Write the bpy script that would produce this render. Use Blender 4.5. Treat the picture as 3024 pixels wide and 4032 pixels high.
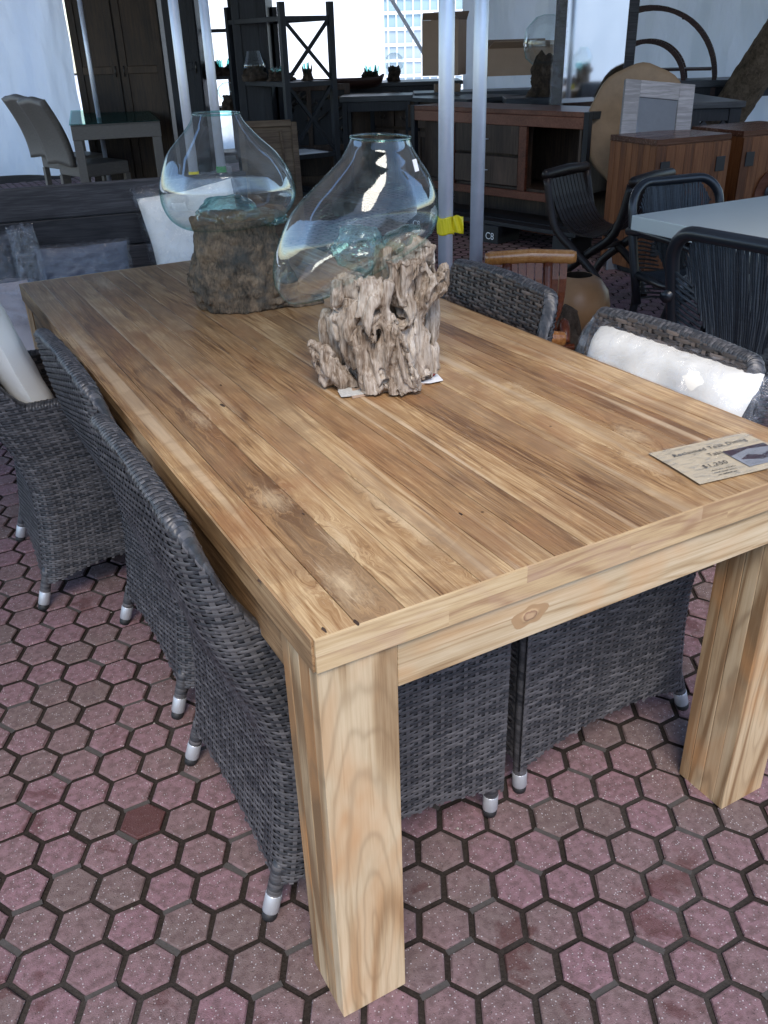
import bpy, bmesh, math, random
from math import sin, cos, pi, radians, sqrt, atan2, exp
from mathutils import Vector, Matrix, noise
random.seed(7)
for o in list(bpy.data.objects): bpy.data.objects.remove(o)
S = bpy.context.scene
# ---------------------------------------------------------------- camera
CP = Vector((-0.3404, -0.8283, 1.4362)); YAW, PIT, ROL, FOC = 0.4941, 0.4932, -0.031, 3453.28
FH = Vector((sin(YAW), cos(YAW), 0)); RH = Vector((cos(YAW), -sin(YAW), 0))
fw = Vector((sin(YAW)*cos(PIT), cos(YAW)*cos(PIT), -sin(PIT)))
up = RH.cross(fw)
r2 = RH*cos(ROL) + up*sin(ROL); u2 = -RH*sin(ROL) + up*cos(ROL)
cd = bpy.data.cameras.new('camera'); cam = bpy.data.objects.new('camera', cd); S.collection.objects.link(cam)
cam.matrix_world = Matrix(((r2.x, u2.x, -fw.x, CP.x), (r2.y, u2.y, -fw.y, CP.y), (r2.z, u2.z, -fw.z, CP.z), (0, 0, 0, 1)))
cd.sensor_fit = 'VERTICAL'; cd.sensor_height = 36; cd.lens = FOC/4032*36; cd.clip_start = .02; cd.clip_end = 400
S.camera = cam
# ---------------------------------------------------------------- sky, sun, exposure
SUN_EL, SUN_AZ = 52, 205      # azimuth measured clockwise from +Y; the sun stands behind the camera
w = bpy.data.worlds.new('World'); S.world = w; w.use_nodes = True
nt = w.node_tree; sky = nt.nodes.new('ShaderNodeTexSky'); sky.sky_type = 'NISHITA'; sky.sun_disc = False
sky.sun_elevation = radians(SUN_EL); sky.sun_rotation = radians(SUN_AZ); sky.air_density = 1.0; sky.dust_density = .6; sky.ozone_density = 2.5
nt.links.new(sky.outputs[0], nt.nodes['Background'].inputs[0]); nt.nodes['Background'].inputs[1].default_value = .145
sl = bpy.data.lights.new('sun', 'SUN'); sl.energy = 1.65; sl.angle = radians(30); sl.color = (1, .90, .78)
so = bpy.data.objects.new('sun', sl); S.collection.objects.link(so)
sd = Vector((sin(radians(SUN_AZ))*cos(radians(SUN_EL)), cos(radians(SUN_AZ))*cos(radians(SUN_EL)), sin(radians(SUN_EL))))
so.rotation_euler = sd.to_track_quat('Z', 'Y').to_euler(); so.location = sd*20
S.view_settings.view_transform = 'Standard'; S.view_settings.look = 'None'; S.view_settings.gamma = 1
S.view_settings.exposure = 1.15
S.render.engine = 'CYCLES'; S.cycles.max_bounces = 10; S.cycles.transparent_max_bounces = 24; S.cycles.glossy_bounces = 5
S.cycles.transmission_bounces = 6; S.cycles.diffuse_bounces = 5; S.cycles.caustics_reflective = False; S.cycles.caustics_refractive = False

def at(px, py, D):
    """point seen at (px,py) of a 1659-wide view of the place, D metres ahead measured on the ground"""
    k = 3024/1659
    d = fw + r2*((px*k-1512)/FOC) - u2*((py*k-2016)/FOC)
    return CP + d*(D/d.dot(FH))
def atz(px, py, z):
    k = 3024/1659
    d = fw + r2*((px*k-1512)/FOC) - u2*((py*k-2016)/FOC)
    return CP + d*((z-CP.z)/d.z)
def sm(a, b, t):
    t = max(0, min(1, (t-a)/(b-a))); return t*t*(3-2*t)
def lerp(a, b, t): return a+(b-a)*t
def interp(tab, t):
    if t <= tab[0][0]: return tab[0][1]
    for (a, va), (b, vb) in zip(tab, tab[1:]):
        if t <= b: return va+(vb-va)*(t-a)/(b-a)
    return tab[-1][1]
def nz(x, y, z, o=0): return noise.noise(Vector((x+o*17.3, y-o*9.1, z+o*5.7)))
def fbm(x, y, z, n=4):
    a = 1; s = 0
    for i in range(n): s += a*nz(x, y, z, i); x *= 2.1; y *= 2.1; z *= 2.1; a *= .5
    return s
# ---------------------------------------------------------------- node helper
class NT:
    def __init__(s, name):
        s.m = bpy.data.materials.new(name); s.m.use_nodes = True; s.t = s.m.node_tree; s.t.nodes.clear()
        s.out = s.t.nodes.new('ShaderNodeOutputMaterial')
    def n(s, typ, _ins=None, **kw):
        nd = s.t.nodes.new('ShaderNode'+typ)
        for k, v in kw.items(): setattr(nd, k, v)
        for k, v in (_ins or {}).items(): s.set(nd.inputs[k], v)
        return nd
    def set(s, sock, v):
        if isinstance(v, bpy.types.Node): v = v.outputs[0]
        if isinstance(v, bpy.types.NodeSocket): s.t.links.new(v, sock)
        else:
            if sock.type == 'RGBA' and hasattr(v, '__len__') and len(v) == 3: v = (*v, 1)
            sock.default_value = v
    def math(s, op, a, b=0, c=0, clamp=False):
        nd = s.n('Math', {0: a, 1: b, 2: c}, operation=op); nd.use_clamp = clamp; return nd.outputs[0]
    def mix(s, f, a, b, blend='MIX'):
        nd = s.n('Mix', data_type='RGBA', blend_type=blend); nd.clamp_factor = True
        s.set(nd.inputs[0], f); s.set(nd.inputs[6], a); s.set(nd.inputs[7], b); return nd.outputs[2]
    def ramp(s, f, stops, interp='LINEAR'):
        nd = s.n('ValToRGB'); cr = nd.color_ramp; cr.interpolation = interp
        while len(cr.elements) < len(stops): cr.elements.new(.5)
        for e, (p, c) in zip(cr.elements, stops):
            e.position = p; e.color = (*c, 1) if hasattr(c, '__len__') else (c, c, c, 1)
        s.set(nd.inputs[0], f); return nd.outputs[0]
    def noise(s, vec, scale, detail=4, rough=.55, dist=0):
        return s.n('TexNoise', {'Vector': vec, 'Scale': scale, 'Detail': detail, 'Roughness': rough, 'Distortion': dist}).outputs[0]
    def coord(s, which='Object'): return s.n('TexCoord').outputs[which]
    def mapping(s, vec, sc=(1, 1, 1), loc=(0, 0, 0), rot=(0, 0, 0)):
        return s.n('Mapping', {'Vector': vec, 'Scale': sc, 'Location': loc, 'Rotation': rot}).outputs[0]
    def attr(s, name): return s.n('Attribute', attribute_name=name)
    def bump(s, h, strength=.3, dist=.002):
        return s.n('Bump', {'Height': h, 'Strength': strength, 'Distance': dist}).outputs[0]
    def pbr(s, col, rough=.5, spec=.5, metal=0, normal=None, **kw):
        p = s.n('BsdfPrincipled', {'Base Color': col, 'Roughness': rough, 'Metallic': metal, 'Specular IOR Level': spec})
        if normal is not None: s.set(p.inputs['Normal'], normal)
        for k, v in kw.items(): s.set(p.inputs[k], v)
        s.set(s.out.inputs[0], p); return p
M = {}
def wood(name, dark, mid, light, axis='y', rings=1.0, tint=.5, rough=.5, blot=.5, blotc=None, grey=None, fine=1.0, spec=.35, sc=1.0, coat=0, spots=(), crisp=1.0, rw=1.0, bw=1.0, pale=None, arch=False, scratch=False):
    s = NT(name); a = s.attr('tint'); sep = s.n('SeparateColor', {0: a.outputs['Color']})
    co = s.coord()
    off = s.n('Combine'+'XYZ', {0: s.math('MULTIPLY', sep.outputs[0], 7.3), 1: s.math('MULTIPLY', sep.outputs[1], 11.1), 2: s.math('MULTIPLY', sep.outputs[2], 5.7)})
    v = s.n('VectorMath', {0: co, 1: off}, operation='ADD').outputs[0]
    if spots:      # the grain swirls round the knots
        for (sx, sy, ra, rb) in spots:
            P = atz(sx, sy, .78); dv = s.n('VectorMath', {0: co, 1: (P.x, P.y, .78)}, operation='SUBTRACT').outputs[0]
            dl = s.n('VectorMath', {0: s.mapping(dv, (1/ra, .5/rb, 0))}, operation='LENGTH').outputs['Value']
            mk = s.math('SUBTRACT', 1.4, dl, clamp=True)
            sh = s.math('MULTIPLY', s.math('MULTIPLY', mk, mk), .020)
            nv = s.noise(s.mapping(co, (22, 9, 1)), 1, 3, .6, .8)
            cx_ = s.n('CombineXYZ', {0: s.math('MULTIPLY', sh, s.math('MULTIPLY', s.math('SUBTRACT', nv, .5), 8)), 1: 0.0, 2: 0.0}).outputs[0]
            v = s.n('VectorMath', {0: v, 1: cx_}, operation='ADD').outputs[0]
    def ax(l, c): return {'x': (l, c, c), 'y': (c, l, c), 'z': (c, c, l)}[axis]
    wv = s.mapping(v, ax(.9*sc, 9*sc)); A = s.noise(s.mapping(v, ax(.9*sc/rw, 9*sc/rw)), 1, 2, .5, .4)
    ring = s.math('SINE', s.math('MULTIPLY', A, 60)); ring = s.math('MULTIPLY_ADD', ring, .5, .5)
    ring = s.math('POWER', ring, 4.0)
    B = s.noise(s.mapping(v, ax(2.6*sc, 75*sc)), 1, 5, .62, .3)
    C = s.noise(s.mapping(v, ax(1.5*sc, 5*sc)), 1, 4, .6, .6)
    Fi = s.noise(s.mapping(v, ax(9*sc, 330*sc)), 1, 4, .7)
    G = s.noise(s.mapping(v, ax(4*sc, 190*sc), loc=(5, 5, 5)), 1, 3, .6, .2); pore = s.ramp(G, [(.60, 0.0), (.70, 1.0)])
    t = s.math('MULTIPLY_ADD', s.math('SUBTRACT', sep.outputs[0], .5), tint, .5)
    t = s.math('ADD', t, s.math('MULTIPLY', s.math('SUBTRACT', B, .5), bw*fine))
    t = s.math('ADD', t, s.math('MULTIPLY', s.math('SUBTRACT', C, .5), 1.1))
    t = s.math('SUBTRACT', t, s.math('MULTIPLY', ring, .16*rings))
    t = s.math('ADD', t, s.math('SUBTRACT', s.math('MULTIPLY', s.math('SUBTRACT', Fi, .5), 1.1*crisp*min(fine, 1)), s.math('MULTIPLY', pore, .17*crisp)), clamp=True)
    col = s.ramp(t, [(.12, dark), (.5, mid), (.88, light)])
    if blotc is not None:
        b = s.noise(s.mapping(v, ax(3.0*sc, 6*sc), loc=(3, 1, 7)), 1, 3, .55, 1.0)
        col = s.mix(s.math('MULTIPLY', s.ramp(b, [(.5, 0.0), (.66, 1.0)]), blot), col, blotc)
    if arch:
        sx = s.n('SeparateXYZ', {0: co}); xx = s.math('SUBTRACT', sx.outputs[0], s.math('MULTIPLY', s.math('GREATER_THAN', sx.outputs[0], .5), .885))
        px_ = s.n('CombineXYZ', {0: s.math('MULTIPLY', s.math('SUBTRACT', xx, .066), 17), 1: s.math('MULTIPLY', sx.outputs[1], 9), 2: s.math('MULTIPLY', s.math('SUBTRACT', sx.outputs[2], .20), 2.6)}).outputs[0]
        dd = s.n('VectorMath', {0: px_}, operation='LENGTH').outputs['Value']
        dd = s.math('ADD', dd, s.math('MULTIPLY', s.noise(s.mapping(co, (9, 9, 3)), 1, 3, .5), .9))
        rr = s.math('POWER', s.math('MULTIPLY_ADD', s.math('SINE', s.math('MULTIPLY', dd, 26)), .5, .5), 5.0)
        col = s.mix(s.math('MULTIPLY', rr, s.math('MULTIPLY_ADD', A, .8, .0)), col, (.235, .15, .08))
    if pale is not None:
        pn = s.noise(s.mapping(v, ax(.55*sc, 26*sc), loc=(2, 8, 4)), 1, 3, .5, .3)
        col = s.mix(s.ramp(pn, [(.60, 0.0), (.68, .75)]), col, pale)
    if grey is not None:
        g = s.noise(s.mapping(v, ax(1.2*sc, 8*sc), loc=(9, 4, 2)), 1, 4, .6, .5)
        col = s.mix(s.ramp(g, [(.5, 0.0), (.75, .75)]), col, grey)
    for (sx, sy, ra, rb) in spots:      # pale burled patches of sapwood
        P = atz(sx, sy, .78); dv = s.n('VectorMath', {0: co, 1: (P.x, P.y, .78)}, operation='SUBTRACT').outputs[0]
        dv = s.n('VectorMath', {0: s.mapping(dv, (1/ra, 1/(rb*1.9), 0), rot=(0, 0, 0))}, operation='LENGTH').outputs['Value']
        nn = s.noise(s.mapping(co, (120, 16, 1), rot=(0, 0, .25)), 1, 5, .7, 1.2)
        mk = s.math('SUBTRACT', 1.3, s.math('ADD', s.math('MULTIPLY', dv, .9), s.math('MULTIPLY', nn, 1.5)), clamp=True)
        col = s.mix(s.math('MULTIPLY', mk, 1.1, clamp=True), col, (.62, .47, .29))
    if scratch:
        for (rot, sc_, off_) in ((.25, (420, 9, 1), 3), (-.5, (380, 14, 1), 8), (1.2, (460, 16, 1), 5)):
            q = s.noise(s.mapping(co, sc_, loc=(off_, off_, 0), rot=(0, 0, rot)), 1, 2, .5)
            col = s.mix(s.math('MULTIPLY', s.ramp(q, [(.705, 0.0), (.735, 1.0)]), .5), col, (.62, .48, .32))
        q = s.n('TexVoronoi', {'Vector': co, 'Scale': 9.0}, feature='F1'); col = s.mix(s.ramp(q.outputs['Distance'], [(.018, .85), (.034, 0.0)]), col, (.04, .025, .015))
        wr = s.noise(co, 7, 5, .65, .7); col = s.mix(s.math('MULTIPLY', s.ramp(wr, [(.50, 0.0), (.57, 1.0)]), .28), col, (.20, .115, .06))
    h = s.math('ADD', s.math('MULTIPLY', Fi, .6), s.math('MULTIPLY', B, .6))
    rg = s.math('MULTIPLY_ADD', B, .25, rough-.12)
    s.pbr(col, rg, spec, normal=s.bump(h, .35, .0012), **({'Coat Weight': coat, 'Coat Roughness': .2} if coat else {}))
    M[name] = s.m
TEAK_SPOTS = True
wood('teak_top', (.125, .060, .025), (.355, .205, .090), (.60, .43, .235), 'y', bw=.62, pale=(.58, .44, .285), scratch=True, rings=1.1, tint=.34, rough=.38, blot=.6, blotc=(.31, .155, .07), grey=(.39, .27, .15), spec=.5, fine=.9, crisp=1.5, spots=[(590, 1078, .05, .05), (738, 1168, .035, .05), (740, 1262, .05, .06), (430, 905, .03, .06), (1365, 937, .04, .05), (1115, 832, .025, .03), (1390, 1000, .03, .05), (225, 612, .05, .12), (850, 1110, .02, .16)])
wood('teak_pale', (.25, .15, .072), (.46, .33, .19), (.62, .495, .33), 'x', rings=1.8, tint=.4, rough=.55, blot=.5, blotc=(.60, .33, .15), fine=.7)
wood('teak_pale_side', (.13, .07, .032), (.36, .22, .11), (.55, .39, .22), 'y', rings=1.1, tint=.3, rough=.55, blot=.6, blotc=(.12, .075, .04), fine=.9, grey=(.045, .038, .024))  # near-black patches: some stain, mostly the chairs' shade painted into the wood
wood('teak_leg', (.23, .135, .065), (.45, .32, .185), (.62, .49, .32), 'z', rings=3.0, tint=.45, rough=.58, blot=.7, blotc=(.50, .25, .10), fine=.5, sc=.8, rw=1.5, arch=True, bw=.6)
wood('dark_plank', (.012, .012, .014), (.035, .034, .038), (.08, .078, .085), 'x', rings=.6, rough=.6)
wood('black_wood', (.006, .007, .010), (.014, .016, .021), (.028, .031, .038), 'z', rings=.3, rough=.5)
wood('black_top', (.02, .022, .026), (.045, .05, .058), (.08, .09, .10), 'x', rings=.3, rough=.35)
wood('old_brown', (.018, .010, .007), (.055, .034, .024), (.10, .066, .048), 'z', rings=.8, rough=.5)
wood('dim_brown', (.014, .008, .005), (.05, .029, .016), (.09, .055, .032), 'z', rings=.6, rough=.5)
wood('red_brown', (.05, .016, .009), (.12, .042, .024), (.19, .078, .05), 'x', rings=.5, rough=.4)
wood('honey', (.065, .020, .008), (.15, .052, .018), (.22, .088, .034), 'z', rings=.6, rough=.38, tint=.38)
wood('honey_top', (.04, .015, .009), (.085, .034, .02), (.13, .06, .038), 'x', rings=.6, rough=.25, tint=.3)
wood('orange_rail', (.22, .07, .015), (.42, .16, .035), (.55, .26, .08), 'x', rings=.5, rough=.22, spec=.6, coat=.6)
wood('orange_slat', (.07, .016, .006), (.14, .035, .012), (.22, .065, .022), 'x', rings=.5, rough=.3)
wood('dark_stool', (.005, .003, .003), (.012, .007, .006), (.022, .013, .012), 'x', rings=.4, rough=.42)
wood('white_washed', (.20, .20, .215), (.33, .33, .355), (.47, .47, .50), 'x', rings=.8, rough=.6)
wood('boat_brown', (.02, .008, .006), (.05, .022, .018), (.08, .04, .03), 'x', rings=.3, rough=.5)
wood('tray_wood', (.07, .04, .022), (.15, .10, .06), (.23, .16, .10), 'x', rings=.5, rough=.6)

def simple(name, col, rough=.5, metal=0, spec=.5, nscale=0, namp=.15, bump=0, bscale=200, **kw):
    s = NT(name); c = col; nrm = None
    if nscale:
        n = s.noise(s.coord(), nscale, 4, .6)
        k = s.math('MULTIPLY_ADD', n, 2*namp, 1-namp)
        mm = s.n('VectorMath', {0: col, 'Scale': k}, operation='SCALE'); c = mm.outputs[0]
    if bump: nrm = s.bump(s.noise(s.coord(), bscale, 3, .6), bump, .002)
    s.pbr(c, rough, spec, metal, nrm, **kw); M[name] = s.m
simple('aluminium', (.78, .82, .90), .36, .55, nscale=18, namp=.10, bump=.05, bscale=60)
simple('ferrule', (.50, .52, .55), .42, .5, nscale=40, namp=.08)
simple('rubber', (.012, .012, .013), .6)
simple('yellow_tape', (.85, .68, .02), .35, bump=.5, bscale=35)
simple('green_tape', (.05, .35, .08), .4)
simple('white_sticker', (.85, .87, .9), .4)
simple('cream_cushion', (.86, .84, .77), .85, spec=.2, nscale=8, namp=.05, bump=.15, bscale=300)
simple('pink_cushion', (.62, .52, .48), .85, spec=.2, nscale=8, namp=.06)
simple('grey_cushion', (.085, .095, .125), .8, spec=.3, nscale=10, namp=.15, bump=.2, bscale=400)
simple('charcoal_cushion', (.022, .025, .032), .8, nscale=10, namp=.2)
simple('black_cane', (.012, .015, .02), .32, spec=.6)
simple('white_lacquer', (.60, .64, .60), .35, nscale=5, namp=.04)
simple('white_paint', (.8, .82, .83), .5)
simple('cardboard', (.44, .31, .22), .8, nscale=9, namp=.1)
simple('cardboard_dark', (.22, .15, .10), .8, nscale=9, namp=.1)
simple('torn_paper', (.55, .54, .50), .9, nscale=160, namp=.4, bump=.8, bscale=250)
simple('red_print', (.6, .02, .03), .6)
simple('kraft_wrap', (.24, .165, .10), .6, nscale=14, namp=.3, bump=.5, bscale=18)
simple('brass_black', (.02, .022, .026), .4, .3)
simple('handle_metal', (.10, .09, .08), .35, .9)
simple('mirror_glass', (.75, .8, .84), .04, 1)
simple('plank_black', (.008, .01, .014), .5)
simple('white_ink', (.7, .75, .8), .6)
simple('ink', (.03, .028, .025), .7)
simple('photo_dark', (.05, .03, .04), .3)
simple('photo_grey', (.25, .26, .29), .3)
simple('pot_skin', (.34, .185, .085), .42, nscale=11, namp=.25)
simple('pot_inside', (.03, .017, .009), .8)
simple('facade', (.36, .50, .56), .6)
simple('window_glass', (.42, .50, .56), .4)
wood('end_grain', (.36, .22, .12), (.56, .40, .22), (.70, .55, .35), 'x', rings=1.6, tint=.28, rough=.6, blot=.45, blotc=(.46, .30, .22), fine=.5, sc=1.8)
simple('outside_white', (.88, .9, .92), .8)
simple('blue_plastic', (.02, .06, .5), .3)
simple('black_vinyl', (.01, .012, .018), .3)

def mat_wicker(name, c0, c1, rough=.42):
    s = NT(name); a = s.attr('tint'); sep = s.n('SeparateColor', {0: a.outputs['Color']})
    n = s.noise(s.mapping(s.coord(), (30, 30, 200)), 1, 3, .6)
    t = s.math('ADD', s.math('MULTIPLY', sep.outputs[0], .85), s.math('MULTIPLY', s.math('SUBTRACT', n, .5), .9), clamp=True)
    s.pbr(s.mix(t, c0, c1), rough, .5, normal=s.bump(n, .25, .001)); M[name] = s.m
mat_wicker('wicker', (.030, .032, .037), (.125, .120, .124))
mat_wicker('wicker_inside', (.03, .025, .024), (.16, .125, .105))
mat_wicker('wicker_tan', (.11, .095, .08), (.24, .205, .17), .5)
mat_wicker('cord', (.012, .016, .022), (.06, .075, .09), .55)
simple('wicker_back', (.006, .006, .008), .8)

def mat_paver():
    s = NT('paver'); a = s.attr('tint'); sep = s.n('SeparateColor', {0: a.outputs['Color']}); co = s.coord()
    n = s.noise(co, 7, 4, .6); n2 = s.noise(co, 60, 3, .6)
    t = s.math('ADD', sep.outputs[0], s.math('MULTIPLY', s.math('SUBTRACT', n, .5), 1.6), clamp=True)
    col = s.ramp(t, [(.05, (.165, .118, .112)), (.4, (.20, .128, .132)), (.85, (.225, .13, .148))])
    col = s.mix(s.ramp(n2, [(.38, .65), (.58, 0.0)]), col, (.10, .062, .06))
    v = s.n('TexVoronoi', {'Vector': co, 'Scale': 210.0}, feature='F1'); sp = s.ramp(v.outputs['Distance'], [(.18, 1.0), (.30, 0.0)])
    vs = s.n('SeparateColor', {0: v.outputs['Color']})
    wsp = s.math('MULTIPLY', sp, s.ramp(vs.outputs[0], [(.72, 0.0), (.78, .75)]))
    dsp = s.math('MULTIPLY', sp, s.ramp(vs.outputs[1], [(.62, 0.0), (.7, .8)]))
    col = s.mix(dsp, col, (.05, .035, .035)); col = s.mix(wsp, col, (.58, .55, .56))
    wet = s.math('MULTIPLY', s.ramp(s.noise(co, 4.6, 5, .65, .4), [(.59, 0.0), (.64, 1.0)]), .75)
    wet = s.math('MAXIMUM', wet, s.math('GREATER_THAN', sep.outputs[1], .985))
    col = s.mix(wet, col, s.mix(.75, col, (.07, .018, .015)))
    h = s.math('ADD', s.noise(co, 420, 2, .7), s.math('MULTIPLY', n2, .5))
    s.pbr(col, s.math('MULTIPLY_ADD', wet, -.35, .8), .35, normal=s.bump(h, .9, .002)); M['paver'] = s.m
mat_paver()
def mat_joint():
    s = NT('joint_sand'); co = s.coord(); n = s.noise(co, 150, 3, .7); g = s.noise(co, 2.2, 3, .5)
    col = s.mix(n, (.012, .010, .009), (.05, .04, .035)); col = s.mix(s.ramp(g, [(.5, 0.0), (.7, .35)]), col, (.10, .095, .09))
    s.pbr(col, .95, .1, normal=s.bump(n, .9, .004)); M['joint_sand'] = s.m
mat_joint()
simple('joint_grey', (.062, .056, .052), .9, nscale=120, namp=.35, bump=.6, bscale=300)

def mat_fabric(name, col, trans):
    s = NT(name); n = s.noise(s.mapping(s.coord(), (2, 2, .6)), 1, 4, .6)
    c = s.mix(n, tuple(x*.86 for x in col), col); b = s.bump(s.noise(s.mapping(s.coord(), (9, 9, 2.5)), 1, 4, .55, 1.2), .5, .03)
    d = s.n('BsdfDiffuse', {'Color': c, 'Normal': b}); t = s.n('BsdfTranslucent', {'Color': c, 'Normal': b})
    m = s.n('MixShader', {0: trans}); s.set(m.inputs[1], d); s.set(m.inputs[2], t)
    gl = s.n('BsdfGlossy', {'Color': (1, 1, 1), 'Roughness': .35, 'Normal': b}); m2 = s.n('MixShader', {0: .04})
    s.set(m2.inputs[1], m); s.set(m2.inputs[2], gl); s.set(s.out.inputs[0], m2); M[name] = s.m
mat_fabric('tent_cloth', (.80, .87, .96), .62)
mat_fabric('tent_roof', (.60, .66, .74), .07)

def mat_glass(name, tint=(.96, .99, .99), edge=(.36, .68, .68), ior=1.45, bump=.12, bscale=9, dirt=.0):
    s = NT(name); nr = s.bump(s.noise(s.coord(), bscale, 2, .5, .6), bump, .02)
    lw = s.n('LayerWeight', {'Blend': .5, 'Normal': nr}).outputs['Facing']
    c = s.mix(s.ramp(lw, [(.6, 0.0), (.99, 1.0)]), tint, edge)
    t = s.n('BsdfTransparent', {'Color': c}); g = s.n('BsdfGlossy', {'Color': (.95, 1, 1), 'Roughness': .02, 'Normal': nr})
    f = s.n('Fresnel', {'IOR': ior, 'Normal': nr}).outputs[0]; f = s.math('MINIMUM', s.math('MULTIPLY', f, 1.6), .28)
    m = s.n('MixShader', {0: f}); s.set(m.inputs[1], t); s.set(m.inputs[2], g)
    if dirt:
        d = s.n('BsdfDiffuse', {'Color': (.8, .9, .9)}); dn = s.noise(s.coord(), 25, 4, .65)
        m2 = s.n('MixShader', {0: s.math('MULTIPLY', s.ramp(dn, [(.4, 0.0), (.8, 1.0)]), dirt)}); s.set(m2.inputs[1], m); s.set(m2.inputs[2], d); m = m2
    s.set(s.out.inputs[0], m); M[name] = s.m
mat_glass('blown_glass', dirt=.05)
mat_glass('glass_fold', tint=(.62, .86, .85), edge=(.10, .40, .42), bump=.9, bscale=22, dirt=.08)
mat_glass('glass_lip', tint=(.55, .82, .80), edge=(.12, .40, .42), bump=.3)
mat_glass('table_glass', tint=(.75, .9, .88), edge=(.4, .7, .68), bump=0)
def mat_plastic():
    s = NT('clear_plastic'); n = s.noise(s.coord(), 24, 5, .65, 1.2); nr = s.bump(n, .55, .02)
    t = s.n('BsdfTransparent', {'Color': (.98, .985, 1)}); g = s.n('BsdfGlossy', {'Color': (1, 1, 1), 'Roughness': .05, 'Normal': nr})
    d = s.n('BsdfDiffuse', {'Color': (.75, .8, .92), 'Normal': nr})
    f = s.math('MINIMUM', s.math('ADD', s.n('Fresnel', {'IOR': 1.5, 'Normal': nr}).outputs[0], .03), .28)
    m = s.n('MixShader', {0: f}); s.set(m.inputs[1], t); s.set(m.inputs[2], g)
    m2 = s.n('MixShader', {0: s.ramp(n, [(.50, .0), (.74, .16)])}); s.set(m2.inputs[1], m); s.set(m2.inputs[2], d)
    s.set(s.out.inputs[0], m2); M['clear_plastic'] = s.m
mat_plastic()
def mat_root(name, cols, axis=(16, 16, 3.2), bsc=1.0, moss=None):
    s = NT(name); co = s.coord(); w_ = s.mapping(co, axis)
    n = s.noise(w_, 1.6, 6, .65, .8); m = s.noise(co, 9, 4, .6, .5); f = s.noise(s.mapping(co, (axis[0]*14, axis[1]*14, axis[2]*9)), 1, 4, .65)
    t = s.math('ADD', s.math('MULTIPLY', n, .55), s.math('MULTIPLY', m, .5)); t = s.math('ADD', t, s.math('MULTIPLY', s.math('SUBTRACT', f, .5), .5), clamp=True)
    col = s.ramp(t, list(zip((.34, .43, .52, .62, .74), cols)))
    if moss is not None: col = s.mix(s.ramp(s.noise(co, 13, 4, .6), [(.5, 0.0), (.68, .8)]), col, moss)
    h = s.math('ADD', s.math('MULTIPLY', n, 1.3), s.math('MULTIPLY', f, .5))
    s.pbr(col, .82, .25, normal=s.bump(h, .8*bsc, .006)); M[name] = s.m
mat_root('driftwood', [(.06, .045, .034), (.20, .145, .10), (.34, .275, .215), (.49, .42, .345), (.68, .62, .54)])
mat_root('bark_root', [(.035, .030, .022), (.075, .062, .045), (.14, .105, .07), (.21, .155, .10), (.30, .22, .14)], (12, 12, 9), 1.4, moss=(.055, .062, .058))
mat_root('dark_root', [(.012, .009, .007), (.03, .022, .016), (.06, .042, .03), (.09, .066, .05), (.14, .11, .085)], (14, 14, 10))
mat_root('palm_bark', [(.04, .028, .018), (.08, .058, .038), (.13, .095, .062), (.18, .13, .09), (.24, .18, .13)], (22, 22, 16), 1.6)

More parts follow.
